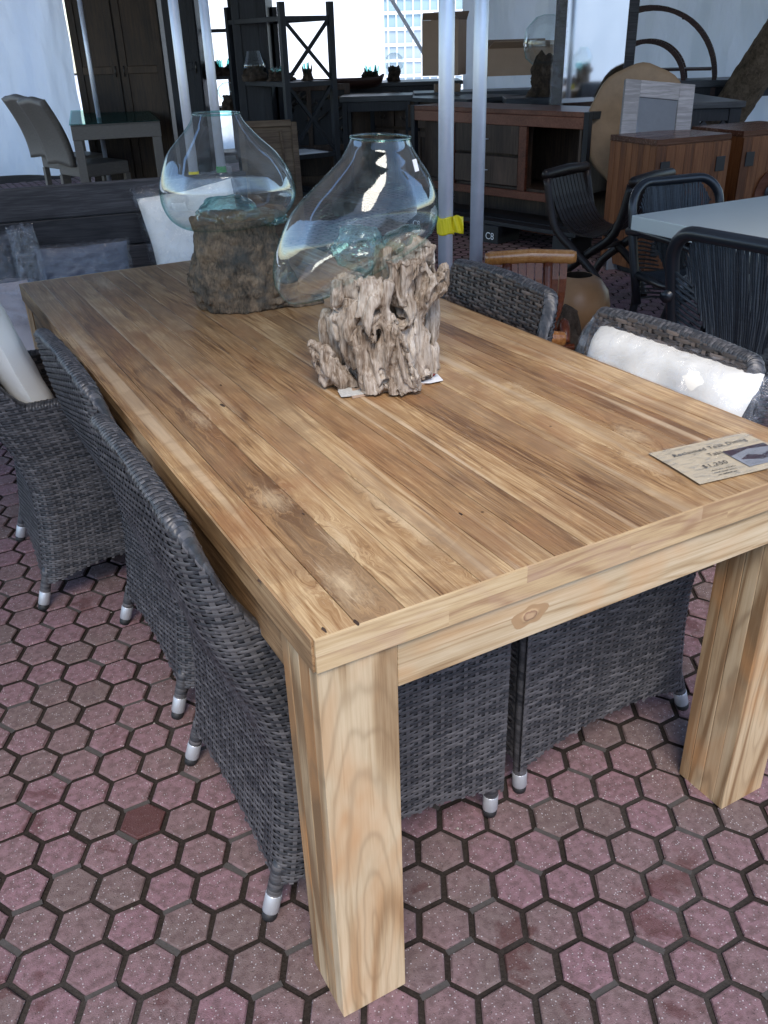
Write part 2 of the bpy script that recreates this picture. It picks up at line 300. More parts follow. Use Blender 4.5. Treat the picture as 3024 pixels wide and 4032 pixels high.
# ---------------------------------------------------------------- mesh helper
class MB:
    def __init__(s): s.v = []; s.f = []; s.c = []; s.smooth = []
    def add(s, vs, fs, col=None, smooth=False):
        o = len(s.v); s.v.extend([tuple(v) for v in vs])
        if col is None: col = (random.random(), random.random(), random.random())
        for f in fs: s.f.append(tuple(i+o for i in f)); s.c.append(col); s.smooth.append(smooth)
    def box(s, lo, hi, col=None, mat=None, taper=None):
        x0, y0, z0 = lo; x1, y1, z1 = hi
        vs = [Vector(p) for p in ((x0, y0, z0), (x1, y0, z0), (x1, y1, z0), (x0, y1, z0), (x0, y0, z1), (x1, y0, z1), (x1, y1, z1), (x0, y1, z1))]
        if mat is not None: vs = [mat @ v for v in vs]
        s.add(vs, [(0, 3, 2, 1), (4, 5, 6, 7), (0, 1, 5, 4), (1, 2, 6, 5), (2, 3, 7, 6), (3, 0, 4, 7)], col)
    def beam(s, a, b, wd, hd, up_=(0, 0, 1), col=None):
        a = Vector(a); b = Vector(b); d = (b-a).normalized(); U = Vector(up_)
        if abs(d.dot(U)) > .99: U = Vector((1, 0, 0))
        R = d.cross(U).normalized(); U = R.cross(d).normalized(); vs = []
        for p in (a, b):
            for i, j in ((-1, -1), (1, -1), (1, 1), (-1, 1)): vs.append(p+R*(i*wd/2)+U*(j*hd/2))
        s.add(vs, [(0, 1, 2, 3), (7, 6, 5, 4), (0, 4, 5, 1), (1, 5, 6, 2), (2, 6, 7, 3), (3, 7, 4, 0)], col)
    def tube(s, pts, r, n=10, cap=True, col=None, flat=1.0, closed=False):
        pts = [Vector(p) for p in pts]; m = len(pts); rs = r if hasattr(r, '__len__') else [r]*m
        vs = []; pu = None
        for i, p in enumerate(pts):
            d = (pts[(i+1) % m]-pts[i-1]) if closed else (pts[min(i+1, m-1)]-pts[max(i-1, 0)])
            d.normalize()
            if pu is None:
                pu = Vector((0, 0, 1)) if abs(d.z) < .9 else Vector((1, 0, 0))
            R = d.cross(pu).normalized(); U = R.cross(d).normalized(); pu = U
            for k in range(n):
                a = 2*pi*k/n; vs.append(p+R*(cos(a)*rs[i])+U*(sin(a)*rs[i]*flat))
        fs = []
        for i in range(m if closed else m-1):
            j = (i+1) % m
            for k in range(n): fs.append((i*n+k, i*n+(k+1) % n, j*n+(k+1) % n, j*n+k))
        if cap and not closed: fs.append(tuple(range(n-1, -1, -1))); fs.append(tuple((m-1)*n+k for k in range(n)))
        s.add(vs, fs, col, True)
    def lathe(s, prof, n=32, c=(0, 0, 0), col=None, fn=None, capb=False, capt=False):
        vs = []
        for (r, z) in prof:
            for k in range(n):
                a = 2*pi*k/n; rr = r*(fn(a, z) if fn else 1); vs.append((c[0]+cos(a)*rr, c[1]+sin(a)*rr, c[2]+z))
        fs = [(i*n+k, i*n+(k+1) % n, (i+1)*n+(k+1) % n, (i+1)*n+k) for i in range(len(prof)-1) for k in range(n)]
        if capb: fs.append(tuple(range(n-1, -1, -1)))
        if capt: fs.append(tuple((len(prof)-1)*n+k for k in range(n)))
        s.add(vs, fs, col, True)
    def grid(s, fn, nu, nv, col=None, smooth=True, closed=False):
        vs = [fn(i/(nu if closed else nu-1), j/(nv-1)) for j in range(nv) for i in range(nu)]
        fs = [(j*nu+i, j*nu+(i+1) % nu, (j+1)*nu+(i+1) % nu, (j+1)*nu+i) for j in range(nv-1) for i in range(nu if closed else nu-1)]
        s.add(vs, fs, col, smooth)
    def prism(s, poly, z0, z1, mat=None, col=None):
        n = len(poly); vs = [Vector((x, y, z0)) for x, y in poly]+[Vector((x, y, z1)) for x, y in poly]
        if mat is not None: vs = [mat @ v for v in vs]
        fs = [tuple(range(n-1, -1, -1)), tuple(range(n, 2*n))]+[(i, (i+1) % n, n+(i+1) % n, n+i) for i in range(n)]
        s.add(vs, fs, col)
    def build(s, name, mat, parent=None, bevel=0, seg=2, mods=None):
        me = bpy.data.meshes.new(name); me.from_pydata(s.v, [], s.f)
        ca = me.color_attributes.new('tint', 'FLOAT_COLOR', 'CORNER'); data = []
        for f, c in zip(s.f, s.c): data.extend((*c, 1.0)*len(f))
        ca.data.foreach_set('color', data)
        me.polygons.foreach_set('use_smooth', s.smooth); me.materials.append(M[mat]); me.update()
        o = bpy.data.objects.new(name, me); S.collection.objects.link(o)
        if parent: o.parent = parent
        if bevel:
            b = o.modifiers.new('bevel', 'BEVEL'); b.width = bevel; b.segments = seg; b.limit_method = 'ANGLE'; b.angle_limit = radians(40)
        return o
def tag(o, label=None, cat=None, group=None, kind=None):
    if label: o['label'] = label
    if cat: o['category'] = cat
    if group: o['group'] = group
    if kind: o['kind'] = kind
    return o
def empty(name, loc, rz, label, cat, group=None):
    o = bpy.data.objects.new(name, None); S.collection.objects.link(o); o.location = loc; o.rotation_euler = (0, 0, rz); o.empty_display_size = .1
    return tag(o, label, cat, group)
def copy_tree(o, parent=None):
    c = o.copy(); S.collection.objects.link(c); c.parent = parent
    for ch in [x for x in S.objects if x.parent == o]: copy_tree(ch, c)
    return c
def text_mesh(name, txt, size, mat, parent, M4, ext=.0002, shear=0, space=1.0, align='LEFT'):
    cu = bpy.data.curves.new(name, 'FONT'); cu.body = txt; cu.size = size; cu.extrude = ext; cu.shear = shear; cu.space_character = space; cu.align_x = align
    tmp = bpy.data.objects.new('tmp', cu); S.collection.objects.link(tmp); bpy.context.view_layer.update()
    me = bpy.data.meshes.new_from_object(tmp.evaluated_get(bpy.context.evaluated_depsgraph_get())); bpy.data.objects.remove(tmp)
    me.transform(M4); me.materials.clear(); me.materials.append(M[mat])
    o = bpy.data.objects.new(name, me); S.collection.objects.link(o); o.parent = parent
    return o
def CY(base):  # camera-facing yaw frame used for things whose sides run along the line of sight
    return -YAW
# ================================================================ ground
def paved_floor():
    b = MB(); g = MB(); P = .0965; cx0, cy0 = .744, .161
    ex = Vector((P*cos(radians(30)), P*sin(radians(-30)), 0)); ey = Vector((0, P, 0)); R = P/sqrt(3)
    rnd = random.Random(5)
    zt = 0.0
    for i in range(-46, 100):
        for j in range(-70, 200):
            c = Vector((cx0, cy0, 0))+ex*i+ey*j
            if not (-3.2 < c.x < 8.2 and -1.3 < c.y < 11.5): continue
            rel = c-CP; d = rel.x*FH.x+rel.y*FH.y; l = rel.x*RH.x+rel.y*RH.y
            if d < -.2 or abs(l) > .62*d+1.0: continue
            far = d > 6.5
            u_ = (i*2+j) % 3; grp = rnd.random()
            hsh = random.Random(((i+(1 if u_ == 1 else 0))*733+j*91) % 99991).random()
            wetp = .99 if (abs(c.x+.205) < .03 and abs(c.y-.593) < .04) else 0
            col = (hsh, wetp if wetp else rnd.random()*.97, grp)
            z = zt+rnd.uniform(-.0012, .0012); tx = rnd.uniform(-.008, .008); ty = rnd.uniform(-.008, .008)
            r1 = R-.0062+rnd.uniform(-.0008, .0008); r0 = r1-.004; vs = []
            for rr, zz in ((r0, 0), (r0+.0022, -.0012), (r1, -.005)) if not far else ((r0+.002, 0),):
                for k in range(6):
                    a = radians(60*k); jx = rnd.uniform(-.0016, .0010)
                    x = c.x+cos(a)*(rr+jx); y = c.y+sin(a)*(rr+jx); vs.append((x, y, z+zz+(x-c.x)*tx+(y-c.y)*ty))
            fs = [tuple(range(6))]
            if not far:
                for q in (0, 6): fs += [(q+k, q+6+k, q+6+(k+1) % 6, q+(k+1) % 6) for k in range(6)]
            b.add(vs, fs, col)
            if u_ == 1 and not far:      # shallow grey dummy joint between the two halves of one paver
                k = 0 if hsh > .5 else 1
                a = radians(30+60*k); m_ = c+Vector((cos(a), sin(a), 0))*(P/2); t_ = Vector((-sin(a), cos(a), 0))*(R*.5); n_ = Vector((cos(a), sin(a), 0))*.0062
                g.add([m_-t_-n_+Vector((0, 0, -.0040)), m_+t_-n_+Vector((0, 0, -.0040)), m_+t_+n_+Vector((0, 0, -.0040)), m_-t_+n_+Vector((0, 0, -.0040))], [(3, 2, 1, 0)])
    o = b.build('paved_floor', 'paver'); tag(o, 'mauve and brown hexagonal speckled concrete pavers', kind='structure')
    g.build('filled_joint', 'joint_grey', o)
    s = MB(); s.grid(lambda u, v: (-30+70*u, -20+90*v, -.0085), 2, 2); tag(s.build('ground', 'joint_sand'), 'dark sand bed showing in the joints', kind='structure')
paved_floor()

# ================================================================ dining table
k_ = NT('knot_ring'); kc = k_.n('VectorMath', {0: k_.mapping(k_.coord(), (1, 1, 1.5), loc=(-.345, 0, -(.78-.0513-.078*.52)*1.5))}, operation='LENGTH').outputs['Value']
kn = k_.noise(k_.coord(), 60, 3, .6); kr = k_.math('ADD', k_.math('MULTIPLY', kc, 42), k_.math('MULTIPLY', kn, .5))
k_.pbr(k_.ramp(kr, [(.15, (.46, .29, .17)), (.5, (.50, .33, .19)), (.74, (.25, .14, .08)), (.84, (.50, .34, .19)), (.97, (.40, .25, .13))]), .6); M['knot_ring'] = k_.m
TW, TL, TH, TT, LW, AH = 1.0057, 2.2176, .78, .0513, .121, .078
tb = empty('dining_table', (0, 0, 0), 0, 'large reclaimed teak dining table with thick square legs and two glass vases on it', 'dining table')
def planks():
    b = MB(); rnd = random.Random(11); x = 0; ws = [.062, .071, .055, .066, .058, .07, .06, .068, .056, .064, .072, .059, .066, .061, .057]; ws.append(TW-sum(ws))
    for w_ in ws:
        y = 0; first = True
        while y < TL-1e-6:
            ln = 3 if rnd.random() < .8 or not first else rnd.choice([.9, 1.4])
            y1 = min(TL, y+ln); 
            if TL-y1 < .3: y1 = TL
            r_, gch = .0008, rnd.uniform(0, .0004); col = (rnd.betavariate(1.6, 1.6), rnd.random(), rnd.random()); z1 = TH-gch; z0 = TH-TT
            a, c = x+.00055, x+w_-.00055; ya, yb = y+(.0001 if y > 0 else 0), y1-(.0001 if y1 < TL else 0)
            prof = [(a, z0), (a, z1-r_), (a+r_, z1), (c-r_, z1), (c, z1-r_), (c, z0)]
            vs = [(px, ya, pz) for px, pz in prof]+[(px, yb, pz) for px, pz in prof]
            fs = [(i, (i+1) % 6, 6+(i+1) % 6, 6+i) for i in range(6)]+[(5, 4, 3, 2, 1, 0), (6, 7, 8, 9, 10, 11)]
            b.add(vs, fs, col); y = y1; first = False
        x += w_
    return b
top = planks().build('tabletop', 'teak_top', tb)
# end grain strip glued along the front and back edges, long-grain edge on the sides
def end_strip(y0, y1):
    b = MB(); rnd = random.Random(int(y0*100)+3); zc = TH-TT*.5
    for zz0, zz1 in ((TH-TT, zc), (zc, TH)):
        x = 0
        while x < TW-1e-6:
            l = rnd.uniform(.12, .45); x1 = min(TW, x+l)
            if TW-x1 < .04: x1 = TW
            b.box((x, y0, zz0), (x1, y1, zz1), (rnd.random(), rnd.random(), rnd.random())); x = x1
    return b
end_strip(-.0045, -.0002).build('end_edge', 'end_grain' if 'end_grain' in M else 'teak_pale', top)
end_strip(TL+.0002, TL+.0045).build('end_edge', 'end_grain', top)
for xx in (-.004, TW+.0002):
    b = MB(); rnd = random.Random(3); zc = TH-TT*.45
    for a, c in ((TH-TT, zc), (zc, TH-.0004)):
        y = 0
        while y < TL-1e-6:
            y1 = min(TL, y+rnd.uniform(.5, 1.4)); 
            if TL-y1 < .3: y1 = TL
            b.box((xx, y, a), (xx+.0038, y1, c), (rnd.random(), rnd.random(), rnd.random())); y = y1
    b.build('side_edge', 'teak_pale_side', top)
b = MB(); b.box((LW+.001, .004, TH-TT-AH-.001), (TW-LW-.001, .034, TH-TT-.003), (.8, .4, .3)); b.box((LW, .006, TH-TT-.004), (TW-LW, .04, TH-TT-.0005), (.5, .5, .5))
b.build('apron', 'teak_pale', tb, .0015)
b = MB(); b.box((LW, TL-.034, TH-TT-AH), (TW-LW, TL-.004, TH-TT-.002)); b.build('apron', 'teak_pale', tb, .0015)
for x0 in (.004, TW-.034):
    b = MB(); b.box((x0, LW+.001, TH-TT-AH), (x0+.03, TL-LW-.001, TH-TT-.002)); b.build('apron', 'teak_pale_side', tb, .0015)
for k, (x0, y0) in enumerate(((0, 0), (TW-LW, 0), (0, TL-LW), (TW-LW, TL-LW))):
    b = MB(); rnd = random.Random(k+2)
    # each leg is glued up from four staves
    h = TH-TT-.0035; c1 = LW*.22
    b.box((x0+.001, y0+.001, 0), (x0+LW-.001, y0+c1, h), (rnd.uniform(.6, .9), rnd.random(), rnd.random()))
    ys = [c1, LW*.5, LW*.78, LW]
    for i in range(3): b.box((x0+.001, y0+ys[i]+.0003, 0), (x0+LW-.001, y0+ys[i+1]-.001, h-.0002), ((.12, .75, .3)[(i+k) % 3], rnd.random(), rnd.random()))
    b.build('leg', 'teak_leg', tb, .0012)
# pale burls on the surface are part of the planks' figure; a few dark knots as shallow discs set flush
rnd = random.Random(9)
for (px, py, r) in ((770, 1345, .006), (560, 1255, .004), (477, 832, .004), (480, 875, .008), (655, 1110, .003), (995, 1110, .004), (700, 1360, .005)):
    b = MB(); p = atz(px, py, TH+.0004); n = 9
    vs = [(p.x+cos(2*pi*i/n)*r*.55*rnd.uniform(.7, 1.2), p.y+sin(2*pi*i/n)*r*1.5*rnd.uniform(.7, 1.2), p.z) for i in range(n)]; b.add(vs, [tuple(range(n))])
    b.build('knot', 'old_brown', top)
# big knot on the front apron
kp = at(1030, 1366, 1.0); kx = .345; b = MB()
def knot_f(u, v):
    a = 2*pi*u; r = .024*v*(1+.18*sin(2*a+1)+.1*sin(5*a)); return (kx+cos(a)*r*1.2, .0036-.0012*(1 if v < .5 else 0), TH-TT-AH*.52+sin(a)*r*.8)
b.grid(knot_f, 30, 8, closed=True); b.build('knot', 'knot_ring', tb)

# price card
A = Vector((.737, .184, TH+.0032)); ang = radians(-7)
card = empty('price_card', A, ang, 'laminated tan price card with handwritten price lying near the front edge of the table', 'price card')
simple('card_paper', (.56, .47, .33), .32, nscale=30, namp=.06, bump=.35, bscale=55)
b = MB(); b.grid(lambda u, v: (.213*u, -.135*v, .0012*sin(6*u+2)*sin(3*v)), 12, 8); b.build('card', 'card_paper', card)
s_ = NT('card_laminate'); nn = s_.noise(s_.mapping(s_.coord(), (40, 160, 1), rot=(0, 0, .5)), 1, 5, .7, .8); nr = s_.bump(nn, .8, .003)
t_ = s_.n('BsdfTransparent', {'Color': (.98, .98, .98)}); g_ = s_.n('BsdfGlossy', {'Color': (1, 1, 1), 'Roughness': .12, 'Normal': nr}); mm = s_.n('MixShader', {0: s_.ramp(nn, [(.48, .04), (.66, .42)])})
s_.set(mm.inputs[1], t_); s_.set(mm.inputs[2], g_); s_.set(s_.out.inputs[0], mm); M['card_laminate'] = s_.m
b = MB(); b.grid(lambda u, v: (-.003+.219*u, .003-.141*v, .0022+.0012*sin(6*u+2)*sin(3*v)), 12, 8); b.build('laminate', 'card_laminate', card)
def cardtext(name, t, size, x, y, sp=1.15, rot=0): return text_mesh(name, t, size, 'ink', card, Matrix.Translation((x, y, .0016)) @ Matrix.Rotation(rot, 4, 'Z'), .00004, shear=.15, space=sp)
cardtext('title', 'Reclaimed Teak Dining', .0155, .028, -.035, 1.12, .02); cardtext('title', 'Table', .0155, .085, -.057)
cardtext('price', '$1,250', .0165, .045, -.092)
rnd = random.Random(77); b = MB()      # three lines of print too fine to read
for i in range(3):
    x = .048
    while x < .100-.006*i:
        l = rnd.uniform(.0012, .0028); y = -.1065-.0085*i+rnd.uniform(-.0005, .0005); b.box((x, y, .0016), (x+l, y+rnd.uniform(.0012, .003), .00166)); x += l+rnd.choice([.0008, .0009, .0026])
o = b.build('small_print', 'ink', card); o['kind'] = 'stuff'
b = MB(); b.box((.118, -.118, .0008), (.208, -.052, .0015)); pic = b.build('picture', 'photo_grey', card)
b = MB(); b.prism([(.118, -.052), (.208, -.052), (.208, -.066), (.165, -.060), (.118, -.073)], .0015, .0017); b.prism([(.125, -.09), (.15, -.078), (.17, -.09), (.19, -.082), (.2, -.095), (.16, -.104)], .0015, .0017); b.build('picture_shade', 'photo_dark', pic)

# ================================================================ wicker dining chairs
HW, DEP, RC = .256, .50, .05
def u_path():
    pts = []; 
    L = DEP-RC
    tot = 2*L+2*(pi/2*RC)+2*(HW-RC)
    def P(s):  # s metres along the U from front right (y=-HW) round the back to front left
        if s < L: return Vector((DEP-s, -HW, 0)), Vector((0, -1, 0))
        s -= L; q = pi/2*RC
        if s < q: a = s/RC; return Vector((RC-RC*sin(a), -HW+RC-RC*cos(a), 0)), Vector((-sin(a), -cos(a), 0))
        s -= q; m = 2*(HW-RC)
        if s < m: return Vector((0, -HW+RC+s, 0)), Vector((-1, 0, 0))
        s -= m
        if s < q: a = s/RC; return Vector((RC-RC*cos(a), HW-RC+RC*sin(a), 0)), Vector((-cos(a), sin(a), 0))
        s -= q; return Vector((RC+s, HW, 0)), Vector((0, 1, 0))
    return P, tot
UP, UT = u_path()
def topz(p): 
    t = sm(-.01, .105, p.x); zb = .862+.016*cos(pi*p.y/(2*HW)); zs = .618-.02*max(0, (p.x-.15)/.35)
    return lerp(zb, zs, t)
def botz(p):
    if p.x < .001: f = abs(p.y)/HW; return .115-.03*f*f
    f = abs(p.x-.25)/.25; return .125-.05*min(1, f)**2
LT = [(0, -.02), (.08, .0), (.15, .012), (.27, .026), (.37, .028), (.47, .008), (.56, -.028), (.64, -.055), (.72, -.073), (.80, -.084), (.9, -.092)]
def lean(p, z): return (interp(LT, z-.02)+interp(LT, z)+interp(LT, z+.02))/3*sm(.30, .0, p.x)
def surf(s, z, off):
    p, n = UP(s); q = Vector((p.x+lean(p, z), p.y*(1+.03*(z/.86)*sm(.4, 0, p.x)), z)); return q+n*off
def weave(b, fn, L, zlo, zhi, pitch=.0070, wd=.0068, sp=.025, amp=.0014, dens=4, stake=True, stw=.008):
    """rows run along s at constant z; fn(s,z,off) -> point; zlo/zhi are functions of s"""
    ns = int(round(L/sp)); sp = L/ns; rnd = random.Random(4)
    k0 = int(min(zlo(i*sp) for i in range(ns+1))/pitch)-1; k1 = int(max(zhi(i*sp) for i in range(ns+1))/pitch)+1
    for k in range(k0, k1):
        z = k*pitch; run = []
        for i in range(ns*dens+1):
            s = i*sp/dens; ok = zlo(s) <= z <= zhi(s)
            if ok: run.append(s)
            if (not ok or i == ns*dens) and run:
                if len(run) > 2:
                    seg0 = 0
                    vs = []; cols = []
                    for s2 in run:
                        o = amp*cos(pi*(s2/sp+k)); o = amp*(1 if o > 0 else -1)*min(1, abs(o/amp)*1.5)
                        for w_, q in ((-.5, -.0007), (0, .0009), (.5, -.0007)): vs.append(fn(s2, z+w_*wd, o+q))
                    base = len(b.v); b.v.extend([tuple(v) for v in vs]); c = None
                    for m in range(len(run)-1):
                        if c is None or int((run[m]/sp+k+.5)/2) != seg0: seg0 = int((run[m]/sp+k+.5)/2); v_ = rnd.random()**1.5; c = (v_, v_, v_)
                        for q in (0, 1): b.f.append((base+m*3+q, base+m*3+q+1, base+m*3+q+4, base+m*3+q+3)); b.c.append(c); b.smooth.append(True)
                run = []
    if stake:
        for i in range(ns+1):
            s = min(max(i*sp, .004), L-.004); zl, zh = zlo(s), zhi(s); vs = []; ks = range(int(zl/pitch), int(zh/pitch)+1)
            for k in ks:
                o = -amp*.8*(1 if (i+k) % 2 == 0 else -1)
                for q in (-.5, .5): vs.append(fn(min(max(s+q*stw, 0), L), k*pitch, o))
            n = len(vs)//2; v_ = .45+.55*rnd.random(); b.add(vs, [(2*j, 2*j+1, 2*j+3, 2*j+2) for j in range(n-1)], (v_, v_, v_), True)
def wicker_chair(loc, rz, label, group):
    r = empty('wicker_dining_chair', loc, rz, label, 'chair', group)
    pt = lambda s: UP(s)[0]
    b = MB(); weave(b, lambda s, z, o: surf(s, z, o), UT, lambda s: botz(pt(s)), lambda s: topz(pt(s))-.004)
    out = b.build('outer_weave', 'wicker', r)
    b = MB(); n = 90   # dark core between the two weaves
    def core(u, v):
        s = u*UT; p = pt(s); zl, zh = botz(p)-.002, topz(p)-.01
        if v < .5: return surf(s, lerp(zl, zh, v*2), -.005)
        return surf(s, lerp(zh, max(zl, .40), (v-.5)*2), -.031)
    b.grid(core, n, 40); b.build('core', 'wicker_back', out)
    b = MB(); weave(b, lambda s, z, o: surf(s, z, -.036-o), UT, lambda s: .42, lambda s: topz(pt(s))-.004, pitch=.0095, wd=.0093, sp=.030, amp=.0022, stw=.010)
    b.build('inner_weave', 'wicker_inside', r)
    # rolled edge: bands wrapped round the rim
    b = MB(); nn = int(UT/.0062); rnd = random.Random(6)
    for i in range(nn):
        s = (i+.5)/nn*UT; ds = UT/nn*.52; v_ = rnd.random(); sk = .006*(1 if i % 2 else -1)*0+.005
        vs = []
        for q in (-1, -.3, .3, 1):
            for a in range(11):
                th = lerp(-.6, pi+.6, a/10); ss = min(max(s+q*ds+sk*cos(th), 0), UT); p = pt(ss); R = .0180-(.0011 if abs(q) == 1 else 0)+(.0011 if (i+a//3) % 2 else 0)
                vs.append(surf(ss, topz(p)-.008, -.0178+R*cos(th))+Vector((0, 0, R*.8*sin(th))))
        base_ = len(b.v); b.v.extend([tuple(p) for p in vs])
        for a in range(10):
            v_ = rnd.random()**1.4*(1 if (i+a//3) % 2 else .45)
            for q in range(3): b.f.append((base_+q*11+a, base_+q*11+a+1, base_+(q+1)*11+a+1, base_+(q+1)*11+a)); b.c.append((v_,)*3); b.smooth.append(True)
    b.build('rolled_edge', 'wicker', r)
    # front face under the seat, and the seat
    b = MB(); weave(b, lambda s, z, o: Vector((DEP-.004+o, -HW+.03+s, z)), 2*HW-.06, lambda s: .085+.05*(1-abs(s-(HW-.03))/(HW-.03)), lambda s: .415)
    b.build('front_weave', 'wicker', r)
    b = MB(); weave(b, lambda s, z, o: Vector((z, -HW+.05+s, .425+o)), 2*HW-.10, lambda s: .085, lambda s: DEP-.01); b.box((.08, -HW+.045, .395), (DEP-.008, HW-.045, .419))
    b.build('seat', 'wicker', r)
    for sx, xf in ((0, -.020), (1, DEP-.022)):
        for sy in (-1, 1):
            def lp(z): k = min(1, z/.16); return (xf+.004+(.050*k if sx == 0 else +.004*k), sy*(HW-.024-.010*k if sx == 0 else HW-.020), z)
            b = MB()
            for i in range(9 if sx == 0 else 75): z = .050+i*.0072; v_ = random.random(); b.tube([lp(z), lp(z+.0036), lp(z+.0074)], [.0142, .0152, .0142], 14, False, (v_,)*3)
            b.tube([lp(.09), lp(.125)], .0135, 12, True, (.1, .1, .1))
            l = b.build('leg', 'wicker', r)
            b = MB(); b.tube([lp(.016), lp(.018), lp(.053), lp(.0545)], [.0150, .0158, .0158, .0148], 20, True); fo = b.build('ferrule', 'ferrule', l)
            b = MB(); b.tube([lp(0), lp(.004), lp(.017)], [.0138, .0148, .0148], 20, True); b.build('rubber_foot', 'rubber', l)
    return r
G = 'woven charcoal dining chairs drawn up around the teak table'
ch = wicker_chair((-.018, .475, 0), 0, 'woven charcoal dining chair nearest the camera on the left side of the teak table', G)
for loc, rz, lb in (((-.002, 1.105, 0), radians(1), 'middle woven charcoal dining chair on the left side of the teak table'),
                    ((-.19, 1.765, 0), radians(-1), 'farthest left woven dining chair, pulled out with a white cushion standing in it'),
                    ((1.035, .505, 0), pi+radians(1), 'woven dining chair on the right side holding a white cushion in clear plastic'),
                    ((1.035, 1.140, 0), pi-radians(1), 'woven dining chair on the right side standing empty beside the driftwood vase')):
    c = copy_tree(ch); c.location = loc; c.rotation_euler = (0, 0, rz); c['label'] = lb

# ================================================================ glass vases on driftwood
def build_remeshed(b, name, mat, parent, vox, disp):
    me = bpy.data.meshes.new('tmp'); me.from_pydata(b.v, [], b.f); o = bpy.data.objects.new('tmp', me); S.collection.objects.link(o)
    m = o.modifiers.new('r', 'REMESH'); m.mode = 'VOXEL'; m.voxel_size = vox; bpy.context.view_layer.update()
    ev = o.evaluated_get(bpy.context.evaluated_depsgraph_get()); m2 = bpy.data.meshes.new_from_object(ev); bpy.data.objects.remove(o)
    m2.name = name; nrm = [v.normal.copy() for v in m2.vertices]
    for v, n in zip(m2.vertices, nrm): v.co = v.co+n*disp(v.co, n)
    m2.polygons.foreach_set('use_smooth', [True]*len(m2.polygons)); m2.materials.clear(); m2.materials.append(M[mat]); m2.update()
    o = bpy.data.objects.new(name, m2); S.collection.objects.link(o); o.parent = parent
    return o
def frame_at(D): 
    def f(px, py, dep=0): return at(px, py, D)+FH*0 if dep == 0 else at(px, py, D+dep)
    return f
def glass_loft(name, mat, pairs, D, parent, loc, seg=56, sub=6, dfac=.92, dent=None, dmax=.2, dlist=None):
    """pairs: left/right ends of each cross-section seen from the front, in order from the lip; depth of a section follows its width"""
    Ls = [at(a, b_, D)-loc for (a, b_, c, d) in pairs]; Rs = [at(c, d, D)-loc for (a, b_, c, d) in pairs]; n = len(pairs); b = MB(); rows = []
    def cr(P, t):
        i = min(int(t), n-2); f = t-i; p0 = P[max(i-1, 0)]; p1 = P[i]; p2 = P[i+1]; p3 = P[min(i+2, n-1)]
        return .5*((2*p1)+(p2-p0)*f+(2*p0-5*p1+4*p2-p3)*f*f+(3*p1-p0-3*p2+p3)*f**3)
    N = (n-1)*sub
    for k in range(N+1):
        t = k/sub; L = cr(Ls, min(t, n-1-1e-6)); R = cr(Rs, min(t, n-1-1e-6)); c = (L+R)/2; h = (R-L)/2; dep = min(h.length*dfac, dmax)
        if dlist: dep = interp([(i, v) for i, v in enumerate(dlist)], t)
        for q in range(seg):
            a = 2*pi*q/seg; rows.append(c+h*cos(a)+FH*(dep*sin(a)))
    if dent: rows = [dent(v) for v in rows]
    fs = [(i*seg+q, i*seg+(q+1) % seg, (i+1)*seg+(q+1) % seg, (i+1)*seg+q) for i in range(N) for q in range(seg)]+[tuple(N*seg+q for q in range(seg))]
    b.add(rows, fs, None, True); o = b.build(name, mat, parent)
    # rounded lip
    lip = MB(); lip.tube([rows[q] for q in range(seg)], .0030, 8, closed=True); lip.build('lip', 'glass_lip', o)
    return o
def fold(cx, cy, D, rx, ry, rz_, loc, parent, seed=0, rot=0):
    c = at(cx, cy, D)-loc; b = MB()
    def f(u, v):
        a = 2*pi*u; e = pi*v-pi/2; k = 1+.22*fbm(cos(a)*cos(e)*1.6+seed, sin(a)*cos(e)*1.6, sin(e)*1.6, 3)
        x, y, z = cos(a)*cos(e)*rx*k, sin(a)*cos(e)*ry*k, sin(e)*rz_*k
        x, z = x*cos(rot)-z*sin(rot), x*sin(rot)+z*cos(rot)
        return c+RH*x+FH*y+Vector((0, 0, z))
    b.grid(f, 48, 28, closed=True); return b.build('glass_fold', 'glass_fold', parent)

# near vase
D1 = 1.86; L1 = Vector((.535, .805, TH)); v1 = empty('driftwood_vase', L1, 0, 'lopsided glass vase slumped over pale gnarled driftwood in mid table', 'vase')
p1 = [(757, 296, 886, 297), (749, 318, 891, 316), (728, 352, 907, 344), (680, 402, 930, 380), (630, 458, 945, 425), (602, 520, 946, 470), (590, 570, 930, 505), (592, 606, 890, 537), (602, 632, 845, 566), (624, 652, 790, 597), (658, 652, 735, 628)]
glass_loft('glass', 'blown_glass', p1, D1, v1, L1, dlist=[.064, .07, .085, .108, .128, .135, .125, .11, .09, .065, .03])
fold(775, 535, D1, .052, .06, .048, L1, v1, 2); fold(860, 520, D1+.02, .05, .05, .022, L1, v1, 5, .5)
b = MB(); q = at(898, 357, D1-.085)-L1; b.box((-.004, -.001, -.011), (.004, .001, .011), mat=Matrix.Translation(q) @ Matrix.Rotation(-YAW, 4, 'Z') @ Matrix.Rotation(-.25, 4, 'Y')); b.build('sticker', 'white_sticker', v1)
